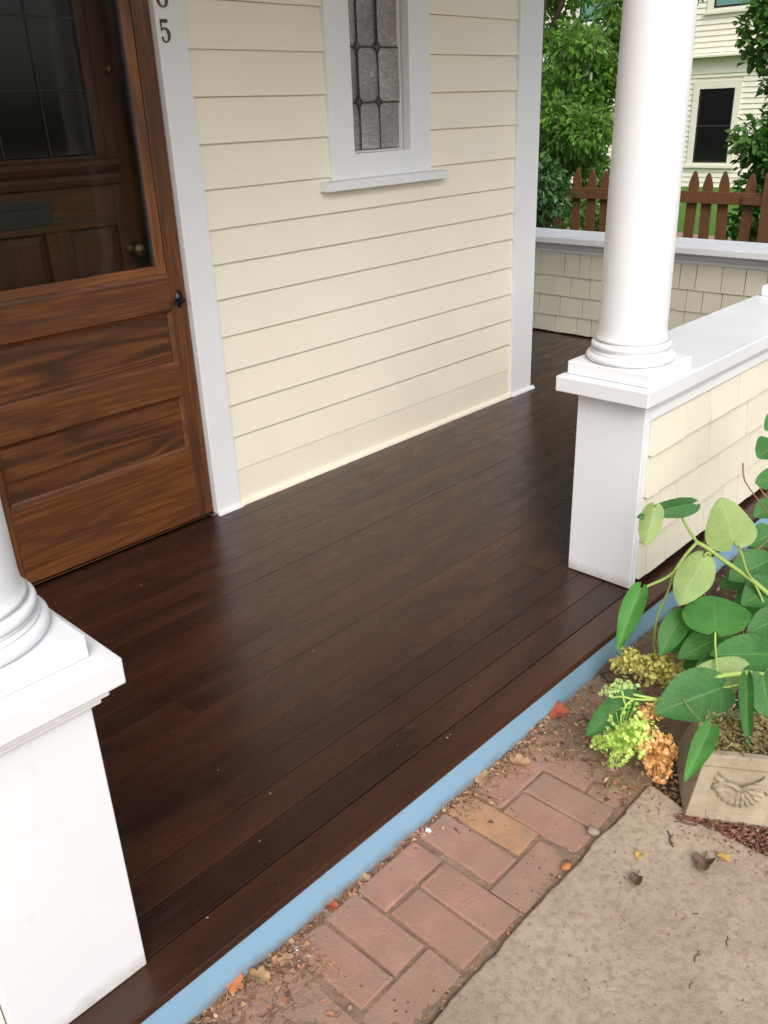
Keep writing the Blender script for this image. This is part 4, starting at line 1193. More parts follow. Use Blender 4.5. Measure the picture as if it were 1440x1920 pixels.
# ================================================================== PLANTS AND LITTER
LEAF = [
   [0.3887, -1.9878, 0.4732, 0.2343, -1.8974, 0.4666, -0.2762, -0.4079, 0.8703, 0.0708, -0.25, 0.12],
   [0.2822, -1.9191, 0.4841, 0.1977, -1.9443, 0.3865, 0.661, 0.3507, -0.6634, 0.0763, 0.5, 0.1],
   [0.4023, -2.1257, 0.3808, 0.4912, -2.0331, 0.4681, 0.6664, 0.0601, -0.7431, 0.149, 0.15, 0.08],
   [0.3612, -2.0561, 0.3271, 0.1877, -2.0705, 0.2275, 0.4454, 0.3456, -0.8259, 0.107, 0.3, 0.12],
   [0.2098, -1.9335, 0.2306, 0.0672, -1.9429, 0.0908, -0.6413, -0.3585, 0.6784, 0.0714, 0.7, 0.1],
   [0.2145, -2.1773, 0.1787, 0.3496, -2.1115, 0.2253, -0.2983, -0.0612, 0.9525, 0.1945, 0.15, 0.1],
   [0.2568, -2.0551, 0.1668, 0.1356, -2.0475, 0.0861, -0.535, -0.3473, 0.7702, 0.0801, 0.4, 0.1],
   [0.3295, -2.1696, 0.1058, 0.1642, -2.1022, 0.0953, -0.2291, -0.4245, 0.876, 0.1013, 0.2, 0.15],
   [0.3345, -2.3083, 0.0943, 0.155, -2.2164, 0.1466, -0.1105, -0.6454, 0.7558, 0.1185, 0.2, 0.15],
   [0.192, -2.2807, 0.1064, -0.0181, -2.1651, 0.0993, 0.3732, 0.6368, -0.6747, 0.1066, 0.2, 0.08],
   [0.0644, -2.2744, 0.1093, -0.1264, -2.187, 0.0893, -0.3024, -0.4712, 0.8286, 0.145, 0.12, 0.12],
   [-0.136, -2.3301, 0.1201, -0.262, -2.3376, 0.0328, -0.5333, -0.2898, 0.7947, 0.0571, 0.6, 0.08],
   [0.0662, -2.3349, 0.1635, -0.0821, -2.4108, 0.0574, -0.5514, -0.0836, 0.8301, 0.0431, 0.8, 0.05],
   [0.1347, -2.3529, 0.147, 0.058, -2.4176, 0.0732, -0.6352, -0.1167, 0.7634, 0.1023, 0.2, 0.1],
   [0.1696, -2.3284, 0.0949, 0.1213, -2.3396, 0.0507, 0.6323, 0.2112, -0.7454, 0.0314, 0.3, 0.1],
   [-0.0789, -2.0834, 0.0812, -0.2212, -2.0326, -0.0145, -0.6055, -0.4061, 0.6844, 0.0858, 0.45, 0.1],
   [0.5753, -2.1745, 0.2646, 0.4515, -2.1158, 0.2333, -0.4115, -0.4439, 0.796, 0.1181, 0.2, 0.15],
   [0.8026, -2.0582, 0.5544, 0.7129, -2.0505, 0.5463, -0.1186, -0.4618, 0.879, 0.0989, 0.2, 0.1],
   [0.7212, -2.1054, 0.4761, 0.6593, -2.072, 0.4785, -0.3235, -0.6491, 0.6885, 0.0814, 0.3, 0.1],
   [0.5197, -2.2285, 0.216, 0.3983, -2.1828, 0.1926, -0.307, -0.3672, 0.878, 0.1126, 0.2, 0.12],
   [0.4194, -2.2826, 0.1693, 0.324, -2.2321, 0.146, -0.4032, -0.3745, 0.835, 0.0914, 0.2, 0.12],
   [0.3092, -2.0773, 0.0713, 0.2208, -2.0317, 0.051, -0.3827, -0.3663, 0.8481, 0.0759, 0.2, 0.12],
   [0.2127, -2.3685, 0.0532, 0.1057, -2.3068, 0.0285, -0.394, -0.3426, 0.8529, 0.0865, 0.2, 0.12],
   [0.7174, -2.1275, 0.2933, 0.6381, -2.0932, 0.2702, -0.402, -0.3625, 0.8408, 0.0931, 0.2, 0.12],
   [0.5756, -2.1795, 0.1381, 0.4604, -2.1288, 0.1081, -0.3673, -0.3173, 0.8743, 0.1007, 0.2, 0.15],
   [0.4927, -2.1503, 0.1015, 0.3998, -2.1267, 0.065, -0.4116, -0.2792, 0.8676, 0.0839, 0.25, 0.12],
   [0.4948, -2.2581, 0.0848, 0.4083, -2.2277, 0.0444, -0.4789, -0.2451, 0.843, 0.0949, 0.2, 0.15],
   [0.3646, -2.107, 0.0164, 0.267, -2.0764, -0.0167, -0.395, -0.3301, 0.8574, 0.0801, 0.2, 0.1],
   [0.3846, -2.1701, 0.0474, 0.2768, -2.1312, 0.0108, -0.4009, -0.2976, 0.8665, 0.0947, 0.15, 0.1],
   [0.5922, -2.1126, 0.1697, 0.5091, -2.0651, 0.1608, -0.3406, -0.4393, 0.8313, 0.0792, 0.2, 0.1],
   [0.1151, -2.3877, 0.0637, 0.0174, -2.3671, 0.0391, -0.2922, -0.3008, 0.9078, 0.075, 0.2, 0.1],
   [0.0438, -2.4401, 0.017, -0.0527, -2.4546, -0.0111, -0.2566, -0.1463, 0.9554, 0.0539, 0.4, 0.1],
   [0.3179, -2.2517, 0.0589, 0.2051, -2.2044, 0.0514, -0.2278, -0.4018, 0.8869, 0.088, 0.2, 0.12],
   [0.8034, -2.0855, 0.3471, 0.7348, -2.059, 0.3287, -0.3823, -0.4172, 0.8245, 0.0747, 0.2, 0.12],
   [0.2294, -2.1923, 0.0596, 0.1386, -2.1636, 0.0342, -0.3513, -0.3364, 0.8737, 0.0784, 0.2, 0.12],
   [0.9538, -2.0284, 0.5951, 0.8566, -2.0058, 0.5982, -0.1248, -0.6381, 0.7598, 0.1024, 0.2, 0.12],
   [0.6517, -2.5519, 0.1277, 0.6933, -2.4395, 0.1161, -0.1695, 0.1629, 0.972, 0.0978, 0.2, 0.13],
   [0.5827, -2.4933, 0.368, 0.5971, -2.6165, 0.3555, -0.2861, -0.1295, 0.9494, 0.0845, 0.2, 0.13],
   [0.7699, -2.4343, 0.2133, 0.8342, -2.5615, 0.1957, -0.1599, -0.2139, 0.9637, 0.0926, 0.2, 0.13],
   [0.7313, -2.5077, 0.1085, 0.6468, -2.6126, 0.1021, 0.3649, -0.3465, 0.8642, 0.0862, 0.2, 0.13],
   [0.6037, -2.3347, 0.1657, 0.5008, -2.3468, 0.1539, -0.1505, 0.4075, 0.9007, 0.089, 0.2, 0.13],
   [0.6829, -2.3512, 0.3356, 0.5639, -2.2945, 0.2886, -0.3433, 0.0556, 0.9376, 0.0883, 0.2, 0.13],
   [0.6246, -2.5218, 0.2147, 0.5507, -2.6109, 0.2171, -0.0645, 0.0802, 0.9947, 0.0971, 0.2, 0.13],
   [0.9942, -2.4227, -0.0037, 0.888, -2.4345, -0.0185, -0.1126, -0.2042, 0.9724, 0.104, 0.2, 0.13],
   [0.8056, -2.4009, 0.1731, 0.938, -2.3675, 0.1297, 0.348, -0.1864, 0.9188, 0.0751, 0.2, 0.13],
   [0.6816, -2.4414, 0.0309, 0.6874, -2.3116, 0.0008, 0.5777, 0.1594, 0.8005, 0.089, 0.2, 0.13],
   [0.6105, -2.5041, 0.158, 0.6738, -2.5817, 0.1385, 0.3026, 0.0073, 0.9531, 0.0767, 0.2, 0.13],
   [1.0723, -2.2403, 0.1768, 1.1523, -2.344, 0.1485, 0.495, 0.1483, 0.8561, 0.0997, 0.2, 0.13],
   [1.0916, -2.1651, 0.0224, 1.2047, -2.1625, -0.0347, 0.3047, 0.7081, 0.637, 0.0765, 0.2, 0.13],
   [0.7357, -2.4006, 0.0412, 0.7616, -2.2734, 0.0456, -0.4677, 0.0647, 0.8815, 0.0922, 0.2, 0.13],
   [0.6922, -2.4021, 0.2443, 0.6481, -2.4857, 0.1835, 0.6203, -0.6481, 0.4418, 0.0837, 0.2, 0.13],
   [0.8438, -2.4968, 0.0855, 0.852, -2.389, 0.1208, -0.3284, -0.2722, 0.9045, 0.1006, 0.2, 0.13],
   [0.7776, -2.5539, 0.0241, 0.8686, -2.5878, -0.0249, 0.5475, 0.444, 0.7093, 0.0896, 0.2, 0.13],
   [0.9072, -2.4519, 0.1356, 0.9825, -2.3787, 0.1402, 0.1877, -0.2519, 0.9494, 0.0863, 0.2, 0.13],
   [0.7809, -2.3531, 0.5206, 0.7633, -2.2372, 0.543, 0.2659, -0.1443, 0.9531, 0.0897, 0.2, 0.13],
   [0.3963, -2.5255, 0.2973, 0.3681, -2.646, 0.2685, 0.1895, -0.2697, 0.9441, 0.1072, 0.2, 0.13],
   [0.8842, -2.3235, 0.0425, 0.7821, -2.3165, 0.0266, -0.147, 0.0923, 0.9848, 0.1009, 0.2, 0.13],
   [0.919, -2.3667, 0.1238, 0.8486, -2.2873, 0.1136, -0.3745, -0.2165, 0.9016, 0.0889, 0.2, 0.13],
   [0.7337, -2.3288, 0.0336, 0.8191, -2.3993, -0.0091, 0.4677, 0.0323, 0.8833, 0.0814, 0.2, 0.13],
   [0.95, -2.5104, 0.3153, 0.9398, -2.6417, 0.251, 0.2176, -0.4429, 0.8698, 0.0829, 0.2, 0.13],
   [0.7467, -2.5239, 0.0229, 0.633, -2.5762, -0.0071, 0.2404, -0.8204, 0.5188, 0.0958, 0.2, 0.13],
   [0.946, -2.2564, 0.2194, 1.056, -2.2231, 0.2116, 0.1506, -0.2731, 0.9501, 0.0814, 0.2, 0.13],
]
STEM = [
   [[[0.4839, -2.291, 0.1611], [0.468, -2.2249, 0.2129], [0.4477, -2.1784, 0.2518], [0.4006, -2.1057, 0.313], [0.3798, -2.0619, 0.3472], [0.361, -2.0291, 0.3677]], 0.0081, 0],
   [[[0.361, -2.0291, 0.3677], [0.3577, -2.0088, 0.3935], [0.3549, -1.9839, 0.4268], [0.3555, -1.9687, 0.4508]], 0.0049, 0],
   [[[0.361, -2.0291, 0.3677], [0.3324, -2.0168, 0.3421], [0.3136, -2.0039, 0.3086], [0.2974, -1.993, 0.2762], [0.2735, -1.969, 0.2516], [0.2409, -1.9447, 0.238], [0.2098, -1.9335, 0.2306]], 0.0053, 0],
   [[[0.2974, -1.993, 0.2762], [0.289, -1.9924, 0.2401], [0.2638, -1.9884, 0.1833], [0.2433, -1.9825, 0.1366], [0.2218, -1.99, 0.0681], [0.2235, -2.003, 0.0033]], 0.0045, 0],
   [[[0.2935, -2.4066, 0.0729], [0.2082, -2.3442, 0.1068], [0.1475, -2.3015, 0.1253], [0.0993, -2.2654, 0.1292], [0.0557, -2.2396, 0.1246], [-0.0068, -2.201, 0.1102], [-0.0674, -2.155, 0.0859]], 0.0084, 1],
   [[[-0.0674, -2.155, 0.0859], [-0.0905, -2.1262, 0.094], [-0.1115, -2.0995, 0.1019]], 0.0044, 1],
   [[[-0.0674, -2.155, 0.0859], [-0.1128, -2.1062, 0.0896], [-0.1358, -2.0774, 0.0977], [-0.1551, -2.0588, 0.0959]], 0.0037, 1],
   [[[-0.1163, -2.1034, 0.0885], [-0.1344, -2.0933, 0.0757], [-0.1547, -2.0927, 0.0452], [-0.166, -2.0961, 0.0225]], 0.003, 1],
   [[[-0.1332, -2.081, 0.0962], [-0.1355, -2.0904, 0.0785], [-0.1353, -2.0978, 0.0675]], 0.003, 1],
   [[[-0.0674, -2.155, 0.0859], [-0.0835, -2.1471, 0.0731], [-0.102, -2.1393, 0.0562]], 0.0037, 1],
   [[[0.4028, -2.1252, 0.3823], [0.4157, -2.1436, 0.3506], [0.4278, -2.1651, 0.2889], [0.4499, -2.1808, 0.2516]], 0.0048, 0],
   [[[0.0829, -2.2499, 0.1273], [0.1398, -2.219, 0.1428], [0.1845, -2.194, 0.1547], [0.214, -2.1777, 0.1773]], 0.0037, 1],
   [[[0.3779, -2.0698, 0.3322], [0.3722, -2.0598, 0.3385], [0.3612, -2.0561, 0.3271]], 0.0041, 0],
   [[[0.2583, -2.3264, 0.092], [0.1756, -2.3274, 0.1057], [0.1019, -2.2975, 0.1085], [0.0644, -2.2744, 0.1093]], 0.0031, 1],
   [[[0.4032, -2.3681, 0.0624], [0.4397, -2.2916, 0.1633], [0.5163, -2.2249, 0.2161], [0.5753, -2.1745, 0.2646]], 0.004, 0],
   [[[0.45, -2.1829, 0.2486], [0.4501, -2.2079, 0.2108], [0.4391, -2.2437, 0.1634]], 0.0041, 0],
]
FLOWER = [
   ["green", -0.1901, -2.1128, 0.0075, 0.0823, 0.0735],
   ["orange", -0.1548, -2.201, -0.0236, 0.0612, 0.0787],
   ["orange2", -0.0964, -2.1462, 0.0545, 0.04, 0.0237],
   ["pale", -0.1428, -2.0711, 0.1202, 0.0531, 0.0295],
   ["olive", 0.1947, -1.9941, -0.0278, 0.1309, 0.0822],
]
GROUND = [
   ["leaf_orange", -1.3133, -1.82, -0.128, 0.0399],
   ["leaf_tan", -1.2646, -1.847, -0.128, 0.0402],
   ["leaf_rust", -1.0237, -1.8207, -0.128, 0.0309],
   ["leaf_tan2", -0.9149, -1.8218, -0.128, 0.0293],
   ["leaf_red", -0.0625, -1.8333, -0.128, 0.0599],
   ["leaf_brown", 0.2121, -1.9054, -0.128, 0.1152],
   ["leaf_brown2", 0.2277, -1.8414, -0.128, 0.0711],
   ["leaf_tan3", -0.3135, -1.8703, -0.128, 0.0527],
   ["leaf_yellow", -0.4125, -2.302, -0.128, 0.0215],
   ["leaf_orange2", -0.2815, -2.463, -0.128, 0.0293],
   ["leaf_curl", -0.4917, -2.3382, -0.128, 0.0389],
   ["leaf_curl2", -0.3353, -2.4354, -0.128, 0.0529],
   ["peb_orange", -0.5535, -2.1814, -0.128, 0.032],
   ["peb_white", -0.6871, -1.841, -0.128, 0.0198],
   ["peb_white2", -1.1604, -1.8517, -0.128, 0.0146],
   ["peb_gray", -0.4079, -2.1692, -0.128, 0.0363],
   ["tw1", -0.5856, -2.5392, -0.128, 0.0331],
   ["tw2", -0.5034, -2.5719, -0.128, 0.0264],
   ["tw3", -0.4829, -2.4851, -0.128, 0.0174],
   ["tw4", -0.3087, -2.3371, -0.128, 0.0548],
   ["tw5", -0.6903, -2.1767, -0.128, 0.0384],
   ["tw6", -0.6604, -2.5604, -0.128, 0.0206],
   ["tw7", -0.2332, -2.3393, -0.128, 0.056],
   ["leaf_tan4", -0.4377, -1.8298, -0.128, 0.0455],
   ["leaf_pink", -1.1976, -1.8557, -0.128, 0.0313],
]
UPRIGHT = [0.7212, 0.8026, 0.9538]
CANES = [[[0.6221, -2.0349, 0.5486], [0.6111, -2.046, 0.5149], [0.6081, -2.0592, 0.4902], [0.6159, -2.0983, 0.4431], [0.6154, -2.1417, 0.4003], [0.5979, -2.2606, 0.2884]],
  [[0.6338, -2.0925, 0.4795], [0.6353, -2.1085, 0.4576], [0.6367, -2.1416, 0.4333], [0.6249, -2.2387, 0.3634]],
  [[0.5178, -2.1558, 0.3231], [0.5368, -2.1658, 0.3374], [0.5681, -2.1787, 0.3663]]]

def build_local(b, name, mats, parent, **kw):
    o = b.build(name, mats, None, **kw)
    o.parent = parent
    return o

# ---- cast planter with a shell on its front
pl = thing('planter', 'weathered cast stone planter box with a scallop shell on its front', 'planter', (-0.2150, -2.3255, -0.131))
pl.rotation_euler = (0, 0, math.atan2(-0.8525, 0.5227))
W, D, H, IN = 0.268, 0.268, 0.192, 0.040
b = MB()
def ring(ins, z): return [(ins, ins, z), (W-ins, ins, z), (W-ins, D-ins, z), (ins, D-ins, z)]
rings = [ring(0, 0), ring(0, .010), ring(IN*.82, H-.034), ring(IN*.82-.006, H-.031), ring(IN-.006, H-.004), ring(IN-.003, H), ring(IN+.018, H), ring(IN+.022, H-.05)]
vs = [p for r in rings for p in r]; fs = []
for k in range(len(rings)-1):
    for i in range(4):
        fs.append((k*4+i, k*4+(i+1) % 4, (k+1)*4+(i+1) % 4, (k+1)*4+i))
fs += [(3, 2, 1, 0), tuple(range(28, 32))]
b.add(vs, fs)
build_local(b, 'box', 'stone', pl, bevel=.0025, seg=2)
def F(x, h, r):   # point on the sloping front face
    return (x, IN*.82*(h-.010)/(H-.044) - r, h)
def slab(b, poly, r0, r1):
    n = len(poly)
    vs = [F(x, h, r0) for x, h in poly] + [F(x, h, r1) for x, h in poly]
    fs = [tuple(range(2*n-1, n-1, -1)), tuple(range(n))] + [(i, (i+1) % n, n+(i+1) % n, n+i) for i in range(n)]
    b.add(vs, fs)
b = MB()
cr = lambda h: IN*.82*(h-.010)/(H-.044)
slab(b, [(.0008, .0105), (.052, .0105), (.052, H-.036), (cr(H-.036)+.0005, H-.036)], -.002, .0042)
slab(b, [(W-.052, .0105), (W-.0008, .0105), (W-cr(H-.036)-.0005, H-.036), (W-.052, H-.036)], -.002, .0042)
slab(b, [(.0525, .0105), (W-.0525, .0105), (W-.0525, .034), (.0525, .034)], -.002, .0042)
build_local(b, 'panel_frame', 'stone', pl, bevel=.0015)
# shell relief: ribs fan out from a hinge at the top
b = MB()
scx, sch, RS = W/2 - .004, .112, .074
nr, na = 14, 150
vs = []; fs = []
for j in range(na+1):
    th = rad(-122 + 244*j/na)
    rib = .5 + .5*math.cos(15*2*math.pi*j/na)
    Rm = RS*(.92 - .10*max(0, math.cos(th))) * (0.95 + .05*rib)
    for k in range(nr+1):
        t = k/nr
        x = scx + 1.0*Rm*t*math.sin(th)
        h = sch - .98*Rm*t*math.cos(th)
        rel = (.004 + .012*math.sin(math.pi*min(1, t*.93+.04))**.7)*(.55 + .45*(rib if t > .62 else .5+.5*math.cos(9*2*math.pi*j/na))*min(1, t*1.6)) if t < 1 else -.001
        rel -= .0045*math.exp(-((t-.62)/.05)**2)
        vs.append(F(x, h, rel))
for j in range(na):
    for k in range(nr):
        a = j*(nr+1)+k
        fs.append((a, a+nr+1, a+nr+2, a+1))
b.add(vs, fs)
for s in (-1, 1):   # the two scrolls of the hinge
    b.tube([F(scx, sch-.004, .012), F(scx+s*.022, sch+.008, .012), F(scx+s*.045, sch+.010, .010), F(scx+s*.064, sch-.002, .007), F(scx+s*.066, sch-.014, .004)], .0075, 8, r1=.0042)
build_local(b, 'shell_ornament', 'stone', pl, smooth=True)
b = MB()
n = 22
G = [(IN+.022 + (W-2*IN-.044)*i/n, IN+.022 + (D-2*IN-.044)*j/n, H-.030+.012*random.random()) for j in range(n+1) for i in range(n+1)]
b.add(G, [(j*(n+1)+i, j*(n+1)+i+1, (j+1)*(n+1)+i+1, (j+1)*(n+1)+i) for j in range(n) for i in range(n)])
o = build_local(b, 'potting_soil', 'soil', pl, smooth=True); o['kind'] = 'stuff'
b = MB()
for i in range(1500):
    p = Vector((random.uniform(IN+.012, W-IN-.012), random.uniform(IN+.008, D-IN-.01), H-.024+random.random()**1.5*.048))
    a = random.uniform(0, 6.28); s = random.uniform(.004, .0115)
    u = Vector((math.cos(a), math.sin(a), random.uniform(-.5, .8))).normalized()*s
    w = Vector((-math.sin(a), math.cos(a), random.uniform(-.6, .6))).normalized()*s*.4
    b.add([p-u, p-w*.9+Vector((0,0,.001)), p+u, p+w], [(0, 1, 2), (0, 2, 3)])
for i in range(70):
    p = Vector((random.uniform(IN+.02, W-IN-.02), random.uniform(IN, D-IN-.02), H-.016))
    d = Vector((random.gauss(0, .02), random.gauss(0, .02), random.uniform(0, .03)))
    b.tube([p, p+d*.5+Vector((0, 0, .01)), p+d], .0007, 4)
o = build_local(b, 'dry_groundcover', 'drycover', pl, fix=False); o['kind'] = 'stuff'

# ---- hydrangea
hy = thing('hydrangea', 'drooping hydrangea with big green leaves and lime and dried orange flower heads', 'shrub', (0.80, -2.36, -0.14))
def leaf_obj(B, T, N, width, fold, curl, mat, parent, name='leaf', heart=.12):
    B = Vector(B); T = Vector(T); a = (T-B); L = a.length; a.normalize()
    n = Vector(N); n = (n - a*n.dot(a)).normalized(); s = n.cross(a)
    nu, nv = 44, 5
    ph = random.uniform(0, 6.28); bend = random.uniform(-.10, .10)
    vs = []; uv = []
    for i in range(nu+1):
        t = i/nu
        w = width/2*(math.sin(math.pi*min(1.0, t**.62*.975+.025))**.66)
        w *= (1 + .020*(1 if i % 2 else -1)*(t > .04)*(t < .98))*(1 + .06*math.sin(5.5*t+ph))
        if i == nu: w = .0004
        for j in range(-nv, nv+1):
            v = j/nv
            av = abs(v)
            x = L*(t - heart*(1-t)**4*av**1.3)
            y = w*v
            z = fold*abs(y)*(1-.2*t) - curl*L*t*t*1.2 + curl*L*.25
            z += .013*L*math.sin(11*t + ph)*av**2 + .008*L*math.sin(7*t+2*ph)*v
            z -= .035*L*math.sin(math.pi*av)*.35*(1 if av > 0 else 0)
            z += .007*L*math.cos((t-.32*av)*22*2)*(.3+av)*(1-av*.4)
            yy = y*math.cos(min(1.2, abs(fold)*.6))*(1 + .05*math.sin(4*t+2*ph)*(1 if v > 0 else -1))
            vs.append(B + a*x + s*(yy + bend*L*t*t*.6) + n*z)
            uv.append((t, v))
    m = 2*nv+1
    fs = [(i*m+j, (i+1)*m+j, (i+1)*m+j+1, i*m+j+1) for i in range(nu) for j in range(m-1)]
    b = MB().add(vs, fs)
    o = b.build(name, mat, parent, smooth=True, fix=False)
    me = o.data
    ul = me.uv_layers.new(name='UVMap')
    for lp in me.loops:
        ul.data[lp.index].uv = uv[lp.vertex_index]
    return o
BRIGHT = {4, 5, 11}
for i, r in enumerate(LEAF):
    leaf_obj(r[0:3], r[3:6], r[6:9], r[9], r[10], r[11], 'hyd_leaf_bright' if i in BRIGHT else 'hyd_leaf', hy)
def smooth_path(pts, n=4):
    pts = [Vector(p) for p in pts]
    out = []
    for i in range(len(pts)-1):
        p0, p1, p2, p3 = pts[max(i-1, 0)], pts[i], pts[i+1], pts[min(i+2, len(pts)-1)]
        for k in range(n):
            t = k/n
            out.append(.5*((2*p1) + (p2-p0)*t + (2*p0-5*p1+4*p2-p3)*t*t + (3*p1-p0-3*p2+p3)*t**3))
    out.append(pts[-1])
    return out
root = Vector((0.80, -2.36, -0.14))
for pts, r, kind in STEM:
    MB().tube(smooth_path(pts), r, 8, r1=r*.8).build('stem', 'lime_green_stem' if kind else 'green_stem', hy, smooth=True)
for k, (pts, r) in enumerate([(STEM[0][0], STEM[0][1]), (STEM[4][0], STEM[4][1]), (STEM[14][0], STEM[14][1])]):
    s = Vector(pts[0])
    MB().tube(smooth_path([root + Vector((.03*k, -.02*k, 0)), root.lerp(s, .4) + Vector((0, 0, .16)), root.lerp(s, .8) + Vector((0, 0, .08)), s]), r*1.25, 8, r1=r).build('stem', 'green_stem', hy, smooth=True)
# petioles: every leaf that no drawn stem reaches is tied to the nearest cane
n_drawn = len(LEAF)
L18, L17, L23 = [next(r for r in LEAF if abs(r[0]-q) < .001) for q in UPRIGHT]
up_cane = smooth_path([root + Vector((-.05, .05, 0)), Vector(L18[0:3]) + Vector((.03, -.05, -.25)), Vector(L18[0:3]) + Vector((.02, -.01, -.02)), Vector(L17[0:3]) + Vector((.015, 0, 0)), Vector(L23[0:3])], 6)
MB().tube(up_cane, .0042, 8, r1=.0022).build('stem', 'green_stem', hy, smooth=True)
mid_cane = smooth_path([root + Vector((.02, .04, 0)), root + Vector((.0, .05, .2)), root + Vector((.06, .0, .42))], 6)
MB().tube(mid_cane, .0045, 8, r1=.0025).build('stem', 'green_stem', hy, smooth=True)
nodes = up_cane + mid_cane + [q for pts, r, kind in STEM for q in smooth_path(pts)]
nodes += [root.lerp(Vector(STEM[k][0][0]), t) + Vector((0, 0, .16*math.sin(math.pi*min(1, t*1.1)))) for k in (0, 4, 14) for t in (.3, .5, .7, .9)]
for r in LEAF:
    B = Vector(r[0:3])
    q = min(nodes, key=lambda w: (w-B).length)
    if .006 < (q-B).length < .6:
        MB().tube(smooth_path([q, q.lerp(B, .5) + Vector((0, 0, -.012)), B], 3), .0016, 6, r1=.0013).build('petiole', 'green_stem', hy, smooth=True)
for pts in CANES:
    MB().tube(smooth_path(pts), .0026, 6, r1=.0022).build('dry_cane', 'brown_stem', hy, smooth=True)
def flower_head(c, ru, rv, n, mat, size, parent, squash=1.0, name='flower_head', lean=0.0):
    b = MB()
    c = Vector(c)
    subs = []
    for q in range(9):
        e = Vector((random.gauss(0, 1), random.gauss(0, 1), random.gauss(0, 1))).normalized()
        subs.append((Vector((e.x*ru*squash, e.y*ru*squash, e.z*rv))*random.uniform(.40, .70), random.uniform(.38, .55)))
    for i in range(n):
        d = Vector((random.gauss(0, 1), random.gauss(0, 1), random.gauss(0, 1))).normalized()
        lump = 1 + .14*math.sin(4*d.x+1.3)*math.cos(5*d.z) + random.uniform(-.20, .06)
        so, sr = random.choice(subs)
        p = c + so + Vector((d.x*ru*squash, d.y*ru*squash, d.z*rv))*lump*sr*(1 if random.random() < .85 else 1.35)
        p += RX*(-lean*(d.z)*ru)
        nrm = (d + Vector((random.gauss(0, .22), random.gauss(0, .22), random.gauss(0, .22)))).normalized()
        t1 = nrm.orthogonal().normalized(); t2 = nrm.cross(t1)
        s = size*random.uniform(.7, 1.2)
        a0 = random.uniform(0, 1.57)
        cup = random.uniform(.15, .6)
        for k in range(4):
            a = a0 + k*math.pi/2
            e = t1*math.cos(a) + t2*math.sin(a); f = t2*math.cos(a) - t1*math.sin(a)
            o = p + nrm*.0008*k*.3
            b.add([o, o + e*s*.42 + f*s*.50 + nrm*s*cup*.3, o + e*s*.88 + f*s*.40 + nrm*s*cup*.6, o + e*s*1.0 + nrm*s*cup*.7, o + e*s*.88 - f*s*.40 + nrm*s*cup*.6, o + e*s*.42 - f*s*.50 + nrm*s*cup*.3], [(0, 5, 4, 3), (0, 3, 2, 1)])
        if random.random() < .5:
            b.tube([c.lerp(p, .2), c.lerp(p, .7) + Vector((0, 0, .002)), p], .0006, 4)
    o = b.build(name, mat, parent, fix=False)
    o['kind'] = 'stuff'   # florets too small and many to pick apart
    return o
for f in FLOWER:
    nm, c, ru, rv = f[0], f[1:4], f[4], f[5]
    if nm == 'green': flower_head(c, ru*1.04, rv*1.04, 470, 'fl_green', .0066, hy, .88, lean=-.35)['label'] = 'lime green flower head hanging at the tip'
    if nm == 'orange': flower_head(c, ru*1.04, rv*1.04, 460, 'fl_orange', .0068, hy, .9, lean=.1)['label'] = 'dried orange flower head'
    if nm == 'orange2': flower_head(c, ru*1.05, rv*1.05, 100, 'fl_orange', .0066, hy, .9)['label'] = 'small dried orange flower cluster'
    if nm == 'pale': flower_head(c, ru*.95, rv*.85, 70, 'fl_pale', .0068, hy, .8, lean=-.5)['label'] = 'pale green open flower cluster'
    if nm == 'olive':
        c = Vector(c)
        flower_head(c + Vector((.0, 0, .012)), ru*.55, rv*.72, 240, 'fl_olive', .0072, hy)['label'] = 'faded olive flower head low by the porch'
        flower_head(c + RX*ru*-.50 + Vector((0, 0, .030)), ru*.44, rv*.50, 160, 'fl_olive', .0072, hy)['label'] = 'faded olive flower head low by the porch'
        flower_head(c + RX*ru*.50 + Vector((0, 0, -.010)), ru*.45, rv*.66, 180, 'fl_olive', .0072, hy)['label'] = 'faded olive flower head low by the porch'

# ---- litter: flakes too many to count
def flakes(b, n, sampler, hfun, s0, s1, up=.008):
    for i in range(n):
        x, y = sampler()
        z = hfun(x, y) + random.uniform(.0008, up)
        a = random.uniform(0, 6.28); s = random.uniform(s0, s1)*random.uniform(.6, 1.2)
        tl = random.gauss(0, .35)
        u = Vector((math.cos(a), math.sin(a), tl)).normalized()*s
        thin = random.random() < .3
        if thin: u = u*1.7
        w = Vector((-math.sin(a), math.cos(a), random.gauss(0, .4))).normalized()*s*(random.uniform(.07, .14) if thin else random.uniform(.22, .8))
        p = Vector((x, y, z)); k = Vector((0, 0, s*random.uniform(-.2, .5)))
        b.add([p-u, p-u*.2-w+k, p+u*random.uniform(.7, 1.1), p+u*.1+w*random.uniform(.5, 1)+k*.5], [(0, 1, 2), (0, 2, 3)])
sh = lambda x, y: float(soil_h(np.array([x]), np.array([y]))[0])
bh = lambda x, y: float(bed_h(np.array([x]), np.array([y]))[0])
sb = lambda x, y: (sh(x, y) if x < .6 else bh(x, y))
b = MB()
def edge_s():
    while True:
        x = random.uniform(-1.75, -.10)
        if random.random() < (.35 + .65*float(vnoise(np.array(x), np.array(0.), 5, 31))**1.2): break
    return x, -1.8085 - min(.10, random.expovariate(1/.018))
flakes(b, 2300, edge_s, sh, .004, .0125, .007)
flakes(b, 1900, lambda: (random.uniform(-1.9, -1.12), -1.818 - abs(random.gauss(0, .085))), sh, .004, .013)
flakes(b, 900, lambda: (random.gauss(-.42, .12), -1.81 - abs(random.gauss(0, .045))), sh, .004, .012)
flakes(b, 420, lambda: (random.uniform(-1.2, -.2), random.uniform(-2.19, -1.84)), sh, .0015, .0045, .003)
flakes(b, 260, lambda: (random.uniform(-1.1, -.15), random.gauss(-2.183, .008)), sh, .002, .007, .006)
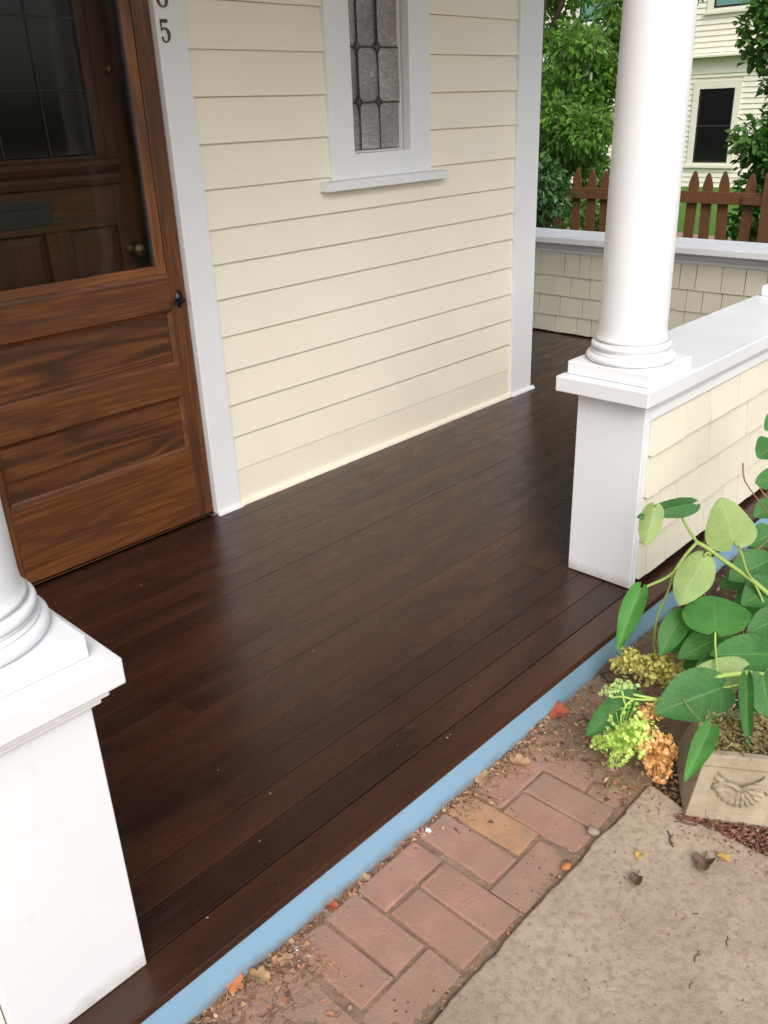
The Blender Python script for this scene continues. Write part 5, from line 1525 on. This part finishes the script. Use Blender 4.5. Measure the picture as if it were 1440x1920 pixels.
tag(b.build('leaf_litter', 'litter', None, fix=False), 'thin drift of dead leaf flakes along the foot of the blue board', 'leaf litter', kind='stuff')
b = MB()
flakes(b, 2300, lambda: (random.uniform(-.28, .62), random.uniform(-2.19, -1.812)), sh, .003, .014)
flakes(b, 2400, lambda: (random.uniform(.6, 2.6), random.uniform(-2.9, -1.812)), bh, .006, .024, .02)
flakes(b, 900, lambda: (random.uniform(-.10, .62), random.uniform(-2.75, -2.19)), bh, .004, .016, .01)
flakes(b, 420, lambda: (random.uniform(-.19, -.02), random.uniform(-2.36, -2.19)), bh, .004, .012, .012)
tag(b.build('bed_litter', 'litter', None, fix=False), 'dead leaves and chips over the soil under the hydrangea', 'leaf litter', kind='stuff')
b = MB()
def wedge():
    while True:
        t = random.uniform(-.02, .5); q = random.random()
        px_, py_ = -.2150 + .5227*t, -2.3255 - .8525*t
        x = px_ - .8525*q*max(.012, min(.16, t*.55)); y = py_ - .5227*q*max(.012, min(.16, t*.55))
        return x, y
flakes(b, 1700, wedge, lambda x, y: -.127, .0025, .0105, .010)
flakes(b, 160, lambda: (random.uniform(-.28, -.18), random.uniform(-2.60, -2.2)), lambda x, y: -.1262, .002, .007, .003)
tag(b.build('bark_mulch', 'mulch', None, fix=False), 'reddish bark mulch spilling in front of the stone planter', 'mulch', kind='stuff')
b = MB()
for i in range(130):
    x, y = random.uniform(-1.05, -.2), random.uniform(-2.95, -2.22)
    a = random.uniform(0, 6.28); s = random.uniform(.0012, .004)
    p = Vector((x, y, -.1254)); u = Vector((math.cos(a), math.sin(a), 0))*s*1.6; w = Vector((-math.sin(a), math.cos(a), 0))*s*.6
    b.add([p-u, p-w, p+u, p+w, p+Vector((0, 0, s*.6))], [(0,1,4), (1,2,4), (2,3,4), (3,0,4)])
tag(b.build('path_crumbs', 'mulch', None, fix=False), 'dark crumbs of bark scattered on the concrete path', 'crumbs', kind='stuff')

# ---- single fallen leaves, twigs and stones
def fallen_leaf(x, y, z, size, mat, label, lobes=5, curl=.5, roll=0.0):
    t = thing('fallen_leaf', label, 'leaf', (x, y, z))
    b = MB()
    na, nr = 30, 5
    a0 = random.uniform(0, 6.28)
    vs = [Vector((0, 0, 0))]
    for k in range(1, nr+1):
        for i in range(na):
            th = 2*math.pi*i/na
            R_ = size/2*(.62 + .38*abs(math.cos(lobes*th/2))**.8)*(1 + random.uniform(-.05, .05)*(k == nr))
            r = R_*k/nr
            px_, py_ = r*math.cos(th)*1.25, r*math.sin(th)
            zz = curl*(py_**2)/(size*.55) + curl*.5*px_*abs(px_)/size + .06*size*math.sin(3*th+a0)*(k/nr)**2
            vs.append(Vector((px_, py_, zz + .002)))
    fs = [(0, 1+i, 1+(i+1) % na) for i in range(na)]
    for k in range(nr-1):
        for i in range(na):
            j = (i+1) % na
            fs.append((1+k*na+i, 1+(k+1)*na+i, 1+(k+1)*na+j, 1+k*na+j))
    rm = Matrix.Rotation(a0, 3, 'Z') @ Matrix.Rotation(roll, 3, 'X')
    vs = [rm @ v for v in vs]
    zmin = min(v.z for v in vs)
    vs = [v - Vector((0, 0, zmin - .0006)) for v in vs]
    b.add(vs, fs)
    o = build_local(b, 'blade', mat, t, smooth=True, fix=False)
    sm = o.modifiers.new('thickness', 'SOLIDIFY'); sm.thickness = .0006
    e = rm @ Vector((-size*.62, 0, .002)); e.z -= zmin
    s = MB().tube([rm @ Vector((-size*.2, 0, .001)) - Vector((0, 0, zmin-.001)), rm @ Vector((-size*.5, .01*size, .003)) - Vector((0, 0, zmin-.001)), rm @ Vector((-size*.85, .06*size, .001)) - Vector((0, 0, zmin-.001))], size*.022+.0003, 5)
    build_local(s, 'stalk', mat, t)
    return t
def twig(x, y, z, size, label, crook=.2):
    t = thing('twig', label, 'twig', (x, y, z))
    a = random.uniform(0, 3.14)
    u = Vector((math.cos(a), math.sin(a), 0)); w = Vector((-u.y, u.x, 0))
    r = max(.0011, size*.05)
    b = MB().tube(smooth_path([u*-.5*size + Vector((0, 0, r)), u*-.15*size + w*crook*size*.4 + Vector((0, 0, r*1.6)), u*.2*size + Vector((0, 0, r*1.2)), u*.5*size + w*crook*size*.3 + Vector((0, 0, r))]), r, 7, r1=r*.5)
    b.tube([u*.1*size + Vector((0, 0, r)), u*.28*size - w*.18*size + Vector((0, 0, r))], r*.6, 5, r1=r*.3)
    build_local(b, 'stick', 'twig', t, smooth=True)
def pebble(x, y, z, size, mat, label):
    t = thing('pebble', label, 'stone', (x, y, z))
    b = MB().sphere((0, 0, size*.22), size*.5, 12, 8, sc=(1.0, .72, .5))
    for i, v in enumerate(b.v):
        q = Vector(v); s = 1 + random.uniform(-.10, .10)
        b.v[i] = (q.x*s, q.y*s, q.z*s)
    build_local(b, 'stone', mat, t, smooth=True).rotation_euler = (0, 0, random.uniform(0, 3))
GI = {r[0]: r for r in GROUND}
def gl(key, mat, label, dz=.004, k=1.0, **kw):
    _, x, y, z, s = GI[key]
    zz = (sh(x, y) if y > -2.19 else -.126) + dz
    if key == 'leaf_orange2': zz = -.122
    fallen_leaf(x, y, zz, s*k, mat, label, **kw)
gl('leaf_orange', 'dl_orange', 'bright orange dead leaf against the near end of the blue board', dz=.011, curl=.35, roll=.5)
gl('leaf_tan', 'dl_tan', 'crumpled tan dead leaf next to the bright orange one', curl=.8)
gl('leaf_rust', 'dl_red', 'small rust leaf under the middle of the blue board', curl=.5)
gl('leaf_tan2', 'dl_tan', 'small tan leaf under the blue board beside the pink bricks', curl=.4)
gl('leaf_red', 'dl_red', 'red dead leaf under the blue board short of the hydrangea', curl=.5, roll=.3)
gl('leaf_brown', 'dl_brown', 'large curled brown leaf below the olive flower head', dz=.008, curl=.5, roll=-.3)
gl('leaf_brown2', 'dl_brown', 'smaller torn brown leaf against the blue board by the hydrangea', dz=.006, curl=.7)
gl('leaf_tan3', 'dl_tan', 'tan curled leaf on the brick next to the orange brick', curl=.7)
gl('leaf_tan4', 'dl_tan', 'pale crumpled leaf in the drift above the orange brick', curl=.9)
gl('leaf_pink', 'dl_tan', 'flat pinkish leaf in the drift under the blue board', curl=.2)
gl('leaf_yellow', 'dl_yellow', 'tiny yellow leaf on the concrete path', dz=.0006, curl=.4)
gl('leaf_orange2', 'dl_yellow', 'small amber leaf at the edge of the bark mulch', curl=.4)
gl('leaf_curl', 'dl_brown', 'rolled brown leaf in the middle of the concrete path', dz=.0006, curl=1.1, lobes=2)
gl('leaf_curl2', 'dl_brown', 'tangled grey brown leaf on concrete below the planter', dz=.0006, curl=1.0, lobes=3)
for key, m, lab in (('peb_orange', 'dl_orange', 'orange brick chip at the broken concrete edge'), ('peb_white', 'pebble_white', 'white chip beside the blue board near the pink bricks'), ('peb_white2', 'pebble_white', 'white chip in the leaf drift at the near end'), ('peb_gray', 'pebble', 'grey stone in the soil at the concrete corner')):
    _, x, y, z, s = GI[key]
    pebble(x, y, sh(x, y) + .001, s, m, lab)
for key, lab in (('tw1', 'dark twig lying in the middle of the concrete path'), ('tw2', 'short twig on the path towards the right edge'), ('tw3', 'slim stick on concrete beside the rolled leaf'), ('tw4', 'thin reddish twig on concrete left of the planter'), ('tw5', 'twig on the dusty brick next to the concrete'), ('tw6', 'small dark bark fragment low on the path'), ('tw7', 'bent twig against the planter corner')):
    _, x, y, z, s = GI[key]
    twig(x, y, (sh(x, y) if y > -2.19 else -.1262), s, lab)
